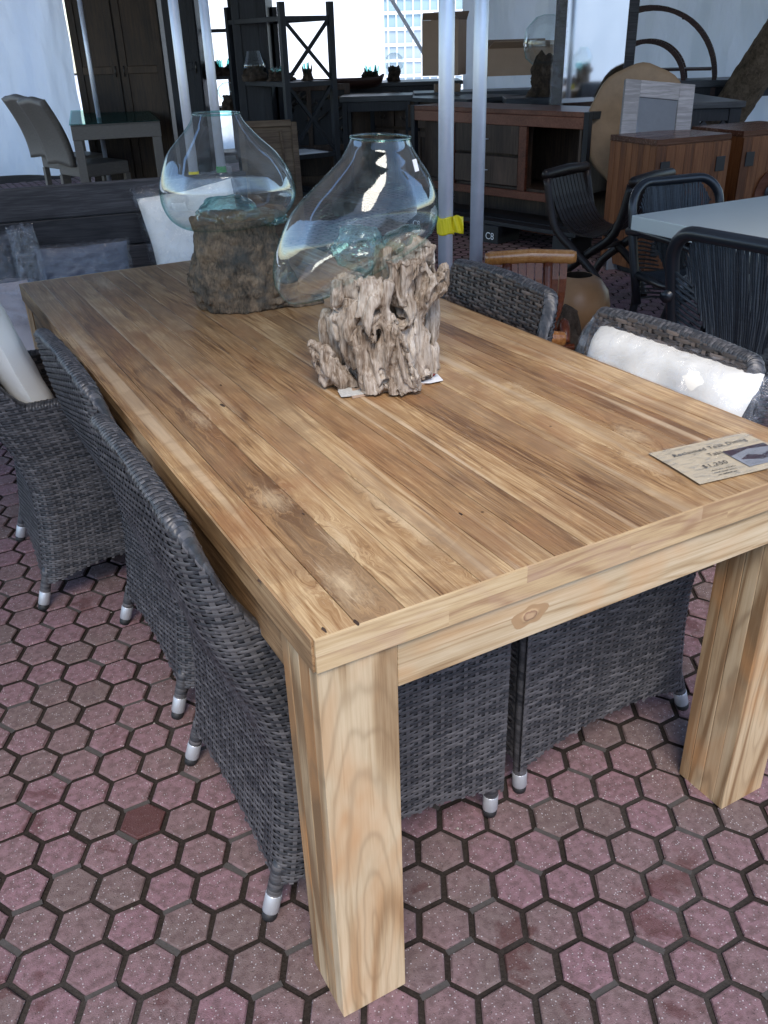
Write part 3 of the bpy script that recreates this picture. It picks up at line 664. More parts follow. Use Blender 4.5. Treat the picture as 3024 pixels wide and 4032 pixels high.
def gnarl(b, pts, rr, seed, n=26, twist=1.5, amp=.42, steps=34):
    P = [Vector(p) for p in pts]; m = len(P); out = []; rs = []
    for i in range(steps+1):
        t = i/steps*(m-1); k = min(int(t), m-2); f = t-k; p0, p1_, p2, p3 = P[max(k-1, 0)], P[k], P[k+1], P[min(k+2, m-1)]
        out.append(.5*((2*p1_)+(p2-p0)*f+(2*p0-5*p1_+4*p2-p3)*f*f+(3*p1_-p0-3*p2+p3)*f**3)); rs.append(lerp(rr[k], rr[k+1], f) if hasattr(rr, '__len__') else rr)
    vs = []; pu = Vector((0, .2, 1)) if abs((out[-1]-out[0]).normalized().z) < .8 else Vector((1, 0, 0))
    for i, p in enumerate(out):
        d = (out[min(i+1, steps)]-out[max(i-1, 0)]).normalized(); R = d.cross(pu).normalized(); U = R.cross(d).normalized(); pu = U
        for q in range(n):
            a = 2*pi*q/n; k = 1+amp*fbm(cos(a+i*twist/steps)*1.7+seed, sin(a+i*twist/steps)*1.7, i*.05*2+seed*3, 3)
            vs.append(p+(R*cos(a)+U*sin(a))*rs[i]*k)
    fs = [(i*n+q, i*n+(q+1) % n, (i+1)*n+(q+1) % n, (i+1)*n+q) for i in range(steps) for q in range(n)]+[tuple(range(n-1, -1, -1)), tuple(steps*n+q for q in range(n))]
    b.add(vs, fs, None, True)
def pl(px, py, dep=0): return at(px, py, D1+dep)-L1
b = MB()
def col1(u, v):
    a = 2*pi*u; z = lerp(.0, .285, v); r = lerp(.050, .030, v)*(1+.12*sin(2*a+1)); k = 1+.24*fbm(cos(a)*2+3, sin(a)*2, z*3.0, 3)
    cc = Vector((.0, .0, 0))+RH*(.012+.02*v)
    return cc+Vector((cos(a)*r*k, sin(a)*r*k*.85, z))
b.grid(col1, 60, 30, closed=True); nb = len(b.v); b.add([b.v[i] for i in range(60)], [tuple(range(59, -1, -1))]); b.add([b.v[29*60+i] for i in range(60)], [tuple(range(60))])
limbs = [([(664, 742), (688, 765), (722, 812), (772, 848)], [.010, .024, .025, .014], -.07, 1), ([(708, 668), (706, 712), (726, 770), (748, 820)], [.011, .017, .021, .022], -.02, 2),
         ([(742, 596), (744, 640), (738, 690), (752, 740), (772, 792)], [.017, .026, .021, .019, .015], -.075, 3), ([(785, 600), (792, 650), (772, 712), (792, 765), (812, 842)], [.018, .026, .026, .021, .030], -.10, 4),
         ([(838, 605), (822, 662), (848, 722), (842, 780), (868, 845)], [.013, .019, .026, .027, .029], -.108, 5), ([(872, 560), (868, 630), (888, 700), (876, 770), (905, 832)], [.032, .024, .019, .025, .016], -.075, 6),
         ([(968, 572), (948, 608), (918, 636), (902, 692), (918, 752), (926, 812)], [.009, .025, .022, .017, .020, .017], -.045, 7), ([(905, 545), (918, 592), (932, 662), (926, 742), (935, 806)], [.026, .024, .018, .017, .018], .03, 8),
         ([(850, 690), (868, 752), (888, 812), (904, 852)], [.011, .016, .016, .007], -.13, 9), ([(918, 520), (900, 560), (868, 600), (830, 625)], [.022, .034, .028, .02], -.02, 10), ([(812, 640), (798, 688), (806, 740)], [.009, .012, .008], -.13, 11), ([(700, 745), (712, 800), (735, 842)], [.013, .02, .016], -.02, 12)]
for pts, rr, dep, sd_ in limbs: gnarl(b, [pl(p[0], p[1], dep) for p in pts], [q*1.13 for q in rr], sd_, amp=.36)
def d1(c, n):
    a = atan2(c.y, c.x); h = abs(nz(c.x*34, c.y*34, c.z*7)); g_ = fbm(c.x*70, c.y*70, c.z*16, 3)
    h2 = abs(nz(c.x*17+3, c.y*17, c.z*6)); return -.010*max(0, .15-h)/.15-.018*max(0, .13-h2)/.13+.0046*g_+.0035*fbm(c.x*22, c.y*22, c.z*12+4, 2)
def cut0(o, zmin=0):
    for v in o.data.vertices:
        if v.co.z < zmin+.001: v.co.z = zmin+.001
root1 = build_remeshed(b, 'driftwood_root', 'driftwood', v1, .0032, d1); cut0(root1, .0045)
# cardboard under it
cb = empty('cardboard_piece', at(820, 848, 1.8).xy.to_3d()+Vector((0, 0, TH)), 0, 'torn piece of corrugated cardboard under the driftwood of the near vase', 'cardboard')
c0 = cb.location
def cz(px, py): p = atz(px, py, TH)-c0; return (p.x, p.y)
b = MB(); b.prism([cz(733, 832), cz(762, 862), cz(812, 851), cz(865, 842), cz(912, 832), cz(955, 824), cz(940, 812), cz(900, 800), cz(760, 820)], .0008, .0042); cbo = b.build('board', 'cardboard', cb)
rg = []; ed = [(733, 832), (745, 846), (733, 852), (742, 863), (760, 860), (790, 856), (825, 848), (860, 844), (800, 846), (765, 850), (752, 838)]
b = MB(); b.prism([cz(718, 825), cz(738, 838), cz(730, 850), cz(737, 862), cz(752, 861), cz(790, 855), cz(825, 848), cz(862, 840), cz(858, 834), cz(800, 843), cz(762, 850), cz(757, 838), cz(766, 826), cz(745, 822)], .0045, .0062); b.build('torn_paper_edge', 'torn_paper', cb)
b = MB(); b.prism([cz(905, 832), cz(930, 824), cz(944, 812), cz(957, 826), cz(930, 832)], .0045, .0058); b.build('torn_paper_edge', 'white_sticker', cb)
b = MB(); b.prism([cz(929, 816), cz(935, 820), cz(941, 812), cz(935, 811)], .006, .0066); b.build('printed_corner', 'red_print', cb)

# far vase
D2 = 2.50; L2 = Vector((at(520, 650, D2).x, at(520, 650, D2).y, TH)); v2 = empty('driftwood_vase', L2, 0, "round glass vase on a dark bark stump near the far table end", 'vase')
p2 = [(416, 246, 516, 244), (408, 268, 529, 265), (384, 300, 560, 297), (362, 331, 596, 329), (351, 368, 622, 364), (347, 402, 635, 396), (352, 438, 638, 425), (370, 470, 626, 453), (400, 490, 598, 476), (442, 494, 545, 489)]
glass_loft('glass', 'blown_glass', p2, D2, v2, L2, dlist=[.066, .08, .112, .145, .17, .18, .174, .15, .11, .06])
fold(492, 462, D2, .085, .09, .045, L2, v2, 8); fold(565, 470, D2, .07, .06, .025, L2, v2, 9)
b = MB()
def pl2(px, py, dep=0): return at(px, py, D2+dep)-L2
def col2(u, v):
    a = 2*pi*u; z = lerp(.0, .245, v); hw = lerp(.118, .125, v)*(1+.1*sin(z*22)); k = 1+.14*fbm(cos(a)*2+9, sin(a)*2, z*4.0, 4)
    return Vector((0, 0, z))+RH*(cos(a)*hw*k+.0)+FH*(sin(a)*.10*k)
b.grid(col2, 70, 36, closed=True); b.add([b.v[i] for i in range(70)], [tuple(range(69, -1, -1))]); b.add([b.v[35*70+i] for i in range(70)], [tuple(range(70))])
gnarl(b, [pl2(422, 575, -.03), pl2(430, 590, -.04), pl2(436, 630, -.05)], [.018, .03, .03], 3); gnarl(b, [pl2(590, 655, 0), pl2(640, 655, -.02), pl2(690, 650, .02)], [.045, .034, .02], 4); gnarl(b, [pl2(560, 520, 0), pl2(600, 600, -.02), pl2(610, 645, -.02)], [.05, .05, .045], 5)
gnarl(b, [pl2(450, 500, -.05), pl2(445, 540, -.05), pl2(452, 600, -.06), pl2(460, 650, -.06)], [.03, .03, .035, .04], 6)
root2 = build_remeshed(b, 'bark_stump', 'bark_root', v2, .0042, lambda c, n: .008*fbm(c.x*28, c.y*28, c.z*26, 4)); cut0(root2)
# ================================================================ helpers for placed things
def base(px, py, D): p = at(px, py, D); return Vector((p.x, p.y, 0))
class Fr:
    """an empty at a thing's base; l() turns a world point into the thing's own space"""
    def __init__(s, name, loc, rz, label, cat, group=None):
        s.e = empty(name, loc, rz, label, cat, group); s.m = (Matrix.Translation(loc) @ Matrix.Rotation(rz, 4, 'Z')).inverted()
    def l(s, p): return s.m @ p
    def p(s, px, py, D): return s.m @ at(px, py, D)
# ================================================================ tent: poles, cloth walls, roof
def pole(loc, h, r, label, mat='aluminium'):
    e = empty('tent_pole', loc, 0, label, 'pole', 'aluminium poles holding up the tent'); b = MB(); b.tube([(0, 0, .012), (0, 0, h)], r, 28, True); b.build('shaft', mat, e)
    b = MB(); b.box((-.075, -.075, 0), (.075, .075, .008)); b.tube([(0, 0, .008), (0, 0, .06)], r+.006, 24, False); b.build('foot_plate', mat, e, .002); return e
q = base(962, 560, 3.25); p_ = pole((q.x, q.y, 0), 2.62, .0265, 'tent pole with crumpled yellow tape round it, right of the near glass vase')
b = MB(); ft = Fr.__new__(Fr); z0 = at(962, 486, 3.25).z
def tape(u, v):
    a = 2*pi*u; r = .029+.0022*abs(sin(7*a+v*4))+.0012*sin(19*a+6*v); z = z0+lerp(-.030, .030, v)+.003*sin(3*a)
    return Vector((cos(a)*r, sin(a)*r, z))
b.grid(tape, 64, 12, closed=True)
def flag(u, v): w_ = lerp(-.030, .030, v); P = RH*(.024+.038*u)+FH*(-.022+.006*sin(9*u+5*v)); return P+Vector((0, 0, z0+w_+.004*u*sin(5*u)+.004))
b.grid(flag, 14, 10); tp = b.build('tape', 'yellow_tape', p_); sm_ = tp.modifiers.new('solid', 'SOLIDIFY'); sm_.thickness = .0012
q = base(1028, 565, 3.9); pole((q.x, q.y, 0), 2.62, .0285, 'tent pole with worn grey marks, second from the near glass vase')
q = base(405, 262, 5.2); pl_ = pole((q.x, q.y, 0), 2.62, .026, 'left of the two tent poles standing behind the round glass vase')
b = MB(); zt_ = at(425, 378, 5.2).z; b.tube([(0, 0, zt_-.02), (0, 0, zt_+.02)], .0285, 20, False); b.build('tape', 'yellow_tape', pl_)
q = base(464, 235, 5.4); pr_ = pole((q.x, q.y, 0), 2.62, .026, 'right of the two tent poles standing behind the round glass vase')
b = MB(); b.tube([(0, 0, zt_-.02), (0, 0, zt_+.02)], .0285, 20, False); b.build('tape', 'green_tape', pr_)
q = base(235, 385, 9.6); pole((q.x, q.y, 0), 2.62, .022, 'slim tent pole at the edge of the left cloth wall')
# cloth walls: hung sheets with folds
def cloth(name, a, b_, z0, z1, label, seed, amp=.05, folds=7, nu=160, nv=60):
    A, B = Vector(a), Vector(b_); n = Vector((-(B-A).y, (B-A).x, 0)).normalized(); L = (B-A).length; m = MB()
    def f(u, v):
        x = u*L; o = amp*(fbm(x*folds/4+seed, v*1.2, seed, 3)+.55*sin(x*folds*1.1+3*nz(x*.8, v*1.1, seed))*(.5+.5*nz(x*.3, v*.6, seed+3)))
        o += .02*fbm((x+v*1.3)*4, v*3-x, seed, 3)
        P = A.lerp(B, u)+n*o; return Vector((P.x, P.y, lerp(z0, z1, v)))
    m.grid(f, nu, nv); return tag(m.build(name, 'tent_cloth'), label, 'tent wall')
w0 = at(-260, 300, 12.6); w1 = at(192, 300, 12.2)
cloth('tent_wall', (w0.x, w0.y, 0), (w1.x, w1.y, 0), 0, 2.75, 'white tent wall cloth hanging behind the wicker bar table on the left', 2, .12, 7)
w2 = at(1000, 100, 11.3); w3 = at(1900, 100, 9.6)
cloth('tent_wall', (w2.x, w2.y, 0), (w3.x, w3.y, 0), 0, 2.75, 'white tent wall cloth behind the dark tables on the right', 5, .12, 8, 260)
w4 = base(-900, 300, 6.5); 
# roof: pitched cloth carried on bars
def roof():
    m = MB()
    def f(u, v):
        x = lerp(-2.6, 12.5, u); y = lerp(-.2, 13.2, v); z = 2.66+.55*(1-abs(((y+1.1)/6.6) % 2-1))*1.0+.03*fbm(x*.5, y*.5, 1, 3)
        return Vector((x, y, z))
    m.grid(f, 120, 90); m.f = [q for q in m.f if not 2.35 < sum(m.v[i][1] for i in q)/4 < 2.72]; m.c = m.c[:len(m.f)]; m.smooth = m.smooth[:len(m.f)]; r = m.build('tent_roof', 'tent_roof'); tag(r, 'white tent roof cloth over the furniture', 'tent roof')
    for y in (-.2, 1.9, 5.5, 9.0, 13.2):
        b = MB(); z = 2.60+.55*(1-abs(((y+1.1)/6.6) % 2-1)); b.tube([(-2.6, y, z), (12.5, y, z)], .025, 10); b.build('roof_bar', 'aluminium', r)
    for x in (-2.6, 0.4, 4.2, 8.0):
        b = MB(); pts = []
        for i in range(28): y = lerp(-.2, 13.2, i/27); pts.append((x, y, 2.63+.55*(1-abs(((y+1.1)/6.6) % 2-1))))
        b.tube(pts, .022, 8); b.build('rafter', 'aluminium', r)
roof()
cloth('tent_wall', (-9, -7.5, 0), (12, -8.5, 0), 0, 3.0, 'unseen white cloth wall added behind the camera for the reflections', 11, .08, 5)  # added out of view: blocks low sky in the mirror and glass reflections

# ================================================================ bench with cushions behind the table
BA = radians(-9.2); bl = Vector((.30, 3.73, 0)); bn = Fr('bench', bl, BA, 'long dark weathered plank bench with high back at the far end of the table', 'bench')
b = MB(); rnd = random.Random(2)
for i in range(3): b.box((-1.5, .0, .434+.15*i), (1.02, .035, .581+.15*i), (rnd.random(), rnd.random(), rnd.random()))
b.build('backrest', 'dark_plank', bn.e, .006)
b = MB(); b.box((-1.5, -.62, .36), (1.02, -.002, .40)); b.build('seat', 'dark_plank', bn.e, .006)
for x in (-1.44, .96):
    for y in (-.58, -.05): b = MB(); b.box((x-.035, y-.03, 0), (x+.035, y+.04, .36)); b.build('leg', 'dark_plank', bn.e, .004)
def cushion(name, loc, rz, tilt, W, H, T, mat, label, cat='cushion', roll=0, n=26, seed=0, group=None, pw=.55, box=0):
    """a filled cushion standing on its lower edge; tilt leans it back"""
    e = MB(); Mx = Matrix.Rotation(tilt, 4, 'X') @ Matrix.Rotation(roll, 4, 'Y')
    for sgn in (-1, 1):
        def f(u, v):
            x, y = 2*u-1, 2*v-1; k = max(0, (1-x**4)*(1-y**4))**pw if not box else min(1, 5*(1-abs(x)))**.5*min(1, 5*(1-abs(y)))**.5*(1+.18*(1-x*x)*(1-y*y))
            pin = 1-.055*(1-abs(x))*abs(y)-.0; pin2 = 1-.055*(1-abs(y))*abs(x)
            if box: pin = pin2 = 1
            z = sgn*T/2*k*(1+.12*fbm(x*2+seed, y*2, sgn, 3))+.01*fbm(x*1.5, y*1.5, seed+4, 2)
            return Mx @ Vector((x*W/2*pin2, z, (y*pin+1)*H/2))
        e.grid(f, n, n)
    o = e.build(name, mat); o.location = loc; o.rotation_euler = (0, 0, rz); tag(o, label, cat, group); return o
def plastic_bag(loc, rz, tilt, W, H, T, label=None, roll=0, seed=0, parent=None, extra=.03, name='plastic_bag'):
    e = MB(); Mx = Matrix.Rotation(tilt, 4, 'X') @ Matrix.Rotation(roll, 4, 'Y')
    for sgn in (-1, 1):
        def f(u, v):
            x, y = 2*u-1, 2*v-1; k = max(0, (1-x**6)*(1-y**6))**.5
            j = .010*fbm(x*5+seed, y*5, seed+sgn, 4)+.006*abs(nz(x*9+seed, y*14, sgn))
            ex = 1+extra*(1+1.5*nz(y*3+seed, x, 2)); ey = 1+extra*(1+2*nz(x*3, y, seed+5))
            return Mx @ Vector((x*W/2*ex, sgn*(T/2*k+.004)+j, (y*ey+1)*H/2+.01*abs(nz(x*6, seed, 1))))
        e.grid(f, 46, 40)
    o = e.build(name, 'clear_plastic', parent)
    if parent is None: o.location = loc; o.rotation_euler = (0, 0, rz); tag(o, label, 'plastic bag')
    return o
GC = 'cushions propped along the bench'
c1 = cushion('cushion', bl+Vector((.70, -.33, .40)), BA+radians(-10), radians(-18), .46, .46, .17, 'cream_cushion', 'white square cushion in clear wrap leaning on the bench behind the round vase', roll=radians(-9), seed=1)
plastic_bag(None, 0, radians(-18), .48, .50, .215, roll=radians(-9), seed=3, parent=c1, name='plastic_wrap', extra=.04)
c2 = cushion('cushion', bl+Vector((.14, -.24, .40)), BA, radians(-16), .42, .24, .12, 'grey_cushion', 'blue grey cushion in clear wrap on the bench, beside the white square cushion', seed=4)
plastic_bag(None, 0, radians(-16), .43, .25, .15, seed=6, parent=c2, name='plastic_wrap')
c3 = cushion('cushion', bl+Vector((-.42, -.20, .40)), BA, radians(-18), .56, .33, .13, 'charcoal_cushion', 'charcoal cushion in clear wrap at the left edge of the bench', seed=8)
plastic_bag(None, 0, radians(-18), .57, .34, .16, seed=9, parent=c3, name='plastic_wrap')
plastic_bag(bl+Vector((-.10, -.30, .40)), BA+radians(20), radians(-8), .12, .36, .07, 'crumpled clear plastic bag standing between the charcoal and blue grey cushions', seed=12)
plastic_bag(bl+Vector((-.33, -.62, .42)), BA+radians(5), radians(-50), .40, .22, .10, 'crumpled clear plastic wrap lying at the front of the bench by the table corner', seed=15)
cushion('cushion', bl+Vector((-.42, -.72, .30)), BA+radians(4), radians(-62), .50, .50, .10, 'pink_cushion', 'pale pink seat cushion in front of the bench, beside the far left table corner', seed=18)
# cushion standing in the third chair (seen past the arm) and the bagged cushion on the right chair
cushion('cushion', Vector((-.062, 1.77, .44)), radians(90), radians(-15), .47, .50, .088, 'cream_cushion', 'white seat cushion standing upright in the farthest left wicker chair', seed=21, box=1)
rc = cushion('cushion', Vector((.985, .49, .435)), radians(-91), radians(-17), .47, .42, .125, 'cream_cushion', 'white seat cushion in clear plastic propped upright in the right wicker chair', seed=24, box=1)
plastic_bag(None, 0, radians(-17), .53, .425, .16, seed=27, parent=rc, name='plastic_wrap', extra=.005)

# ================================================================ wicker bar table and its chairs, far left
t0 = base(150, 262, 8.75); wt = Fr('wicker_table', t0, radians(-12), 'pale woven table with a glass top by the left tent wall', 'table')
TW2, TD2, Th = .80, 2.2, .83
b = MB(); b.box((-.01, -.01, Th+.002), (TW2+.01, TD2+.01, Th+.010)); b.build('glass_top', 'table_glass', wt.e)
b = MB(); b.box((0, 0, Th-.012), (TW2, TD2, Th)); b.build('tabletop', 'wicker_tan', wt.e)
b = MB()
for (x0, y0, x1, y1) in ((0, 0, TW2, .05), (0, TD2-.05, TW2, TD2), (0, .05, .05, TD2-.05), (TW2-.05, .05, TW2, TD2-.05)): b.box((x0, y0, Th-.13), (x1, y1, Th-.013), (.5, .5, .5))
b.build('apron', 'wicker_tan', wt.e, .004)
for x, y in ((.003, .003), (TW2-.083, .003), (.003, TD2-.083), (TW2-.083, TD2-.083)): b = MB(); b.box((x, y, 0), (x+.08, y+.08, Th-.131), (.6, .6, .6)); b.build('leg', 'wicker_tan', wt.e, .004)
def tan_chair(loc, rz, label):
    r = empty('woven_side_chair', loc, rz, label, 'chair', 'pale woven side chairs at the glass topped table'); b = MB()
    b.box((-.0, -.22, .33), (.44, .22, .44), (.4, .4, .4)); b.build('seat', 'wicker_tan', r, .01)
    b = MB(); b.grid(lambda u, v: (-.05-.17*v**1.4+.02*sin(pi*v), lerp(-.22, .22, u), .44+.56*v-.01*cos(2*pi*u)), 16, 16, (.45, .4, .4)); o = b.build('backrest', 'wicker_tan', r); s = o.modifiers.new('s', 'SOLIDIFY'); s.thickness = .05
    for x in (.02, .42):
        for y in (-.2, .2): b = MB(); b.beam((x, y, 0), (x, y, .33), .045, .045, col=(.5, .5, .5)); b.build('leg', 'wicker_tan', r)
    return r
a_ = base(160, 380, 9.15); k1 = tan_chair((a_.x-.02, a_.y, 0), radians(16), 'nearer pale woven side chair tucked under the glass topped table')
k1.scale = (1.12, 1.12, 1.06); k2 = copy_tree(k1); a_ = base(150, 350, 9.85); k2.location = (a_.x-.16, a_.y+.05, 0); k2['label'] = 'farther pale woven side chair tucked under the glass topped table'

# ================================================================ tall cupboards and bright opening, back left
def panel_door(b, x0, x1, y, z0, z1, fr=.07, seed=0):
    b.box((x0, y-.02, z0), (x0+fr, y, z1)); b.box((x1-fr, y-.02, z0), (x1, y, z1)); b.box((x0+fr, y-.02, z0), (x1-fr, y, z0+fr)); b.box((x0+fr, y-.02, z1-fr), (x1-fr, y, z1)); zc = (z0+z1)/2
    b.box((x0+fr, y-.02, zc-fr/2), (x1-fr, y, zc+fr/2)); b.box((x0+fr, y-.008, z0+fr), (x1-fr, y-.002, zc-fr/2)); b.box((x0+fr, y-.008, zc+fr/2), (x1-fr, y-.002, z1-fr))
def cupboard(name, px0, px1, py, D, H, dep, mat, label, rz=None, doors=2, topm=None):
    A = base(px0, py, D); Wd = (at(px1, py, D)-at(px0, py, D)).length; f = Fr(name, A, -YAW if rz is None else rz, label, 'cupboard')
    b = MB(); b.box((0, .001, .05), (Wd, dep, H-.03)); b.box((.02, .02, 0), (Wd-.02, dep-.02, .049)); b.build('carcass', mat, f.e, .004)
    b = MB(); b.box((-.015, -.03, H-.029), (Wd+.015, dep+.01, H)); b.build('top', topm or mat, f.e, .004)
    for i in range(doors):
        b = MB(); panel_door(b, .01+i*Wd/doors, (i+1)*Wd/doors-.01, -.001, .07, H-.05); d_ = b.build('door', mat, f.e, .003)
        hx = (i+1)*Wd/doors-.045 if i % 2 == 0 else i*Wd/doors+.045; h = MB(); h.tube([(hx, -.035, H*.5-.05), (hx, -.045, H*.5), (hx, -.035, H*.5+.05)], .006, 8); h.build('handle', 'handle_metal', d_)
    return f
cupboard('armoire', 205, 388, 390, 10.4, 2.45, .5, 'dim_brown', 'tall brown panelled armoire right of the left cloth wall', doors=2)
cupboard('armoire', 385, 452, 300, 10.0, 2.5, .55, 'black_wood', 'tall black cupboard just left of the bright shelf gap', doors=1)
cupboard('armoire', 520, 592, 250, 9.7, 2.5, .7, 'black_wood', 'tall black cupboard behind the X braced shelf, edge to the bright opening', doors=1)
# open shelf whose bays show the daylight behind
sA = base(449, 250, 10.3); sh = Fr('open_shelf', sA, -YAW, 'tall dark open shelf with daylight showing between its boards', 'shelf')
Wd = (at(521, 200, 10.3)-at(449, 200, 10.3)).length
for x in (0, Wd-.03): b = MB(); b.box((x, 0, 0), (x+.03, .35, 2.5)); b.build('upright', 'black_wood', sh.e, .003)
for py in (62, 165, 232, 330): z = at(480, py, 10.3).z; b = MB(); b.box((.03, 0, z-.03), (Wd-.03, .35, z)); b.build('board', 'black_wood', sh.e, .002)
b = MB(); b.box((Wd*.60, .3, .3), (Wd-.03, .33, at(480, 140, 10.3).z)); b.build('back_panel', 'red_brown', sh.e)
# X braced etagere
e0 = base(650, 420, 8.75); eA = at(618, 178, 8.9); et = Fr('etagere', Vector((eA.x, eA.y, 0)), -YAW+radians(33), 'tall black metal shelf with X braced end behind the two glass vases', 'shelf')
W3, D3, H3 = .50, 1.10, 1.76; zs = [.12, .50, 1.12, 1.64]
posts = [(0, 0), (W3, 0), (0, D3), (W3, D3)]
def rotx(p): return Vector(p)
for x, y in posts: b = MB(); b.box((x-.027, y-.027, 0), (x+.027, y+.027, H3)); b.build('post', 'black_wood', et.e, .003)
for y in (0,):
    b = MB()
    for za, zb in ((.52, 1.09), (1.14, 1.62)): b.beam((.02, y, za), (W3-.02, y, zb), .028, .028); b.beam((.02, y+.002, zb), (W3-.02, y+.002, za), .026, .026)
    b.build('cross_brace', 'black_wood', et.e)
for z in zs: 
    b = MB(); b.box((.026, -.02, z-.04), (W3-.026, D3+.02, z)) if z < 1.6 else None
    if z > 1.6:
        for y in (0, D3): b.box((.024, y-.018, z-.03), (W3-.024, y+.018, z+.01))
        for x in (0, W3): b.box((x-.018, .024, z-.03), (x+.018, D3-.024, z+.01))
    b.build('shelf_board', 'black_wood', et.e, .002)
# second black shelf end left of the braced one is joined by a rail; papers on the low shelf
b = MB(); ppv = et.e.matrix_basis
pf = Fr('paper_stack', Vector((0, 0, 0)), 0, 'white papers fanned out on the low board of the black metal shelf', 'papers'); Mx = Matrix.Translation(Vector((eA.x, eA.y, 0))) @ Matrix.Rotation(-YAW+radians(33), 4, 'Z')
pf.e.matrix_basis = Mx @ Matrix.Translation((.04, .0, .501))
b.box((0, -.01, 0), (.36, .30, .006)); b.box((.02, .02, .007), (.30, .34, .012)); b.build('sheets', 'white_paint', pf.e)
# ================================================================ glass and root ornaments on shelves and tables
def ornament(loc, h, w_, kind, label, seed, rz=0):
    e = empty('root_ornament', loc, rz, label, 'ornament', 'small glass and root ornaments on shelves and tables'); rnd = random.Random(seed); b = MB(); hr = h*(.5 if kind != 'spiky' else .55)
    def f(u, v):
        a = 2*pi*u; k = 1+.5*fbm(cos(a)*2+seed, sin(a)*2, v*2+seed, 4); r = w_/2*lerp(1.0, .75, v)*k; return Vector((cos(a)*r, sin(a)*r*.8, hr*v*(1+.35*nz(cos(a)*2, sin(a)*2, seed))))
    b.grid(f, 30, 14, closed=True); b.add([b.v[13*30+i] for i in range(30)], [tuple(range(30))])
    for i in range(4 if kind == 'spiky' else 0):
        a = rnd.uniform(0, 2*pi); b.tube([(cos(a)*w_*.25, sin(a)*w_*.2, hr*.5), (cos(a)*w_*.42, sin(a)*w_*.35, hr*.95), (cos(a)*w_*.5, sin(a)*w_*.4, hr*(1.25+.5*rnd.random()))], [w_*.13, w_*.09, w_*.02], 7)
    b.build('root', 'dark_root', e); g = MB()
    if kind == 'bowl': prof = [(.40, 1.0), (.46, .86), (.62, .66), (.66, .48), (.56, .34), (.3, .28)]
    elif kind == 'cone': prof = [(.30, 1.0), (.36, .8), (.44, .6), (.5, .45), (.4, .38)]
    elif kind == 'bubble': prof = [(.12, 1.0), (.35, .97), (.62, .84), (.7, .66), (.62, .48), (.35, .38)]
    else: prof = None
    if prof: g.lathe([(r*w_, z*h) for r, z in prof], 26, fn=lambda a, z: 1+.08*sin(2*a+seed)); g.build('glass_bowl', 'blown_glass', e)
    else:
        for i in range(7): a = rnd.uniform(0, 2*pi); r = rnd.uniform(.1, .4)*w_; g.tube([(cos(a)*r, sin(a)*r, hr*.7), (cos(a)*r*1.2, sin(a)*r*1.2, h*.8), (cos(a)*r*1.3, sin(a)*r*1.3, h*rnd.uniform(.85, 1))], [w_*.07, w_*.05, w_*.02], 7)
        g.build('glass_spikes', 'glass_lip', e)
    return e
def onshelf(px, pyb, D, z): p = at(px, pyb, D); return Vector((p.x, p.y, z))
zsh = at(480, 165, 10.3).z
ornament(onshelf(438, 165, 10.35, zsh)+RH*.10, .26, .16, 'cone', 'small root ornament behind the right of the two thin poles', 3)
ornament(onshelf(475, 160, 10.4, zsh), .17, .24, 'rock', 'low dark root ornament on the lit board of the open shelf', 4)
ornament(onshelf(497, 236, 9.9, at(497, 238, 9.9).z), .26, .17, 'bubble', 'little glass teardrop on dark root just above the round vase', 5)
def onet(x, y, z=1.121): return Mx @ Vector((x, y, z))
ornament(onet(.06, .75), .26, .24, 'cone', 'square glass on a wide root at the left end of the black metal shelf', 6); ornament(onet(.16, .45), .13, .20, 'spiky', 'root with thin glass spikes in the middle of the black metal shelf', 7)
ornament(onet(.27, .55), .13, .22, 'rock', 'flat root lump near the X brace on the black metal shelf', 8); ornament(onet(.34, .2), .17, .10, 'spiky', 'small teal glass and root at the right end of the black metal shelf', 9)
# ================================================================ low desk, boat, side tables at the bright opening
def simple_table(name, px, py, D, rz, W_, D_, H, th, mat, label, leg=.05, topm=None, cat='table', brace=False):
    p = at(px, py, D); f = Fr(name, Vector((p.x, p.y, 0)), rz, label, cat); b = MB(); b.box((0, 0, H-th), (W_, D_, H)); b.build('tabletop', topm or mat, f.e, .004)
    for x in (.02, W_-.02-leg):
        for y in (.02, D_-.02-leg): b = MB(); b.box((x, y, 0), (x+leg, y+leg, H-th-.001)); b.build('leg', mat, f.e, .003)
    for y in (.03, D_-.03-.02): b = MB(); b.box((.02+leg, y, H-th-.09), (W_-.02-leg, y+.02, H-th-.002)); b.build('apron', mat, f.e, .002)
    if brace:
        for y in (.035, D_-.055):
            b = MB()
            for x, s in ((.02+leg, 1), (W_-.02-leg, -1)): b.beam((x, y+.01, H-th-.34), (x+s*.20, y+.01, H-th-.10), .03, .045)
            b.build('brace', mat, f.e)
    return f
simple_table('console_table', 733, 205, 9.6, -YAW+radians(-4), .72, .5, .955, .05, 'black_wood', 'narrow black console table right of the X braced shelf', topm='black_top')
simple_table('display_table', 700, 172, 10.9, -YAW, 1.55, .7, 1.02, .04, 'black_wood', 'black display table at the bright opening carrying root ornaments', topm='black_top')
b = MB(); bo = Fr('wooden_trough', at(745, 190, 10.7), -YAW+radians(2), 'long dark wooden trough lying on the display table', 'trough')
def trough(u, v):
    x = lerp(-.42, .42, u); a = lerp(-1.25, 1.25, v); k = (1-abs(2*u-1)**6)**.5*.9+.1; return Vector((x, sin(a)*.13*k, .135-cos(a)*.13*k))
b.grid(trough, 30, 14); o = b.build('hull', 'boat_brown', bo.e); s = o.modifiers.new('s', 'SOLIDIFY'); s.thickness = .02
zt2 = 1.021
ornament(onshelf(800, 170, 11.1, zt2), .19, .20, 'spiky', 'dark spiky root with teal glass on the display table, left of the bowl', 10)
ornament(onshelf(852, 172, 11.1, zt2), .29, .16, 'bubble', 'leaning glass bubble on a brown root before the bright window grid', 11)
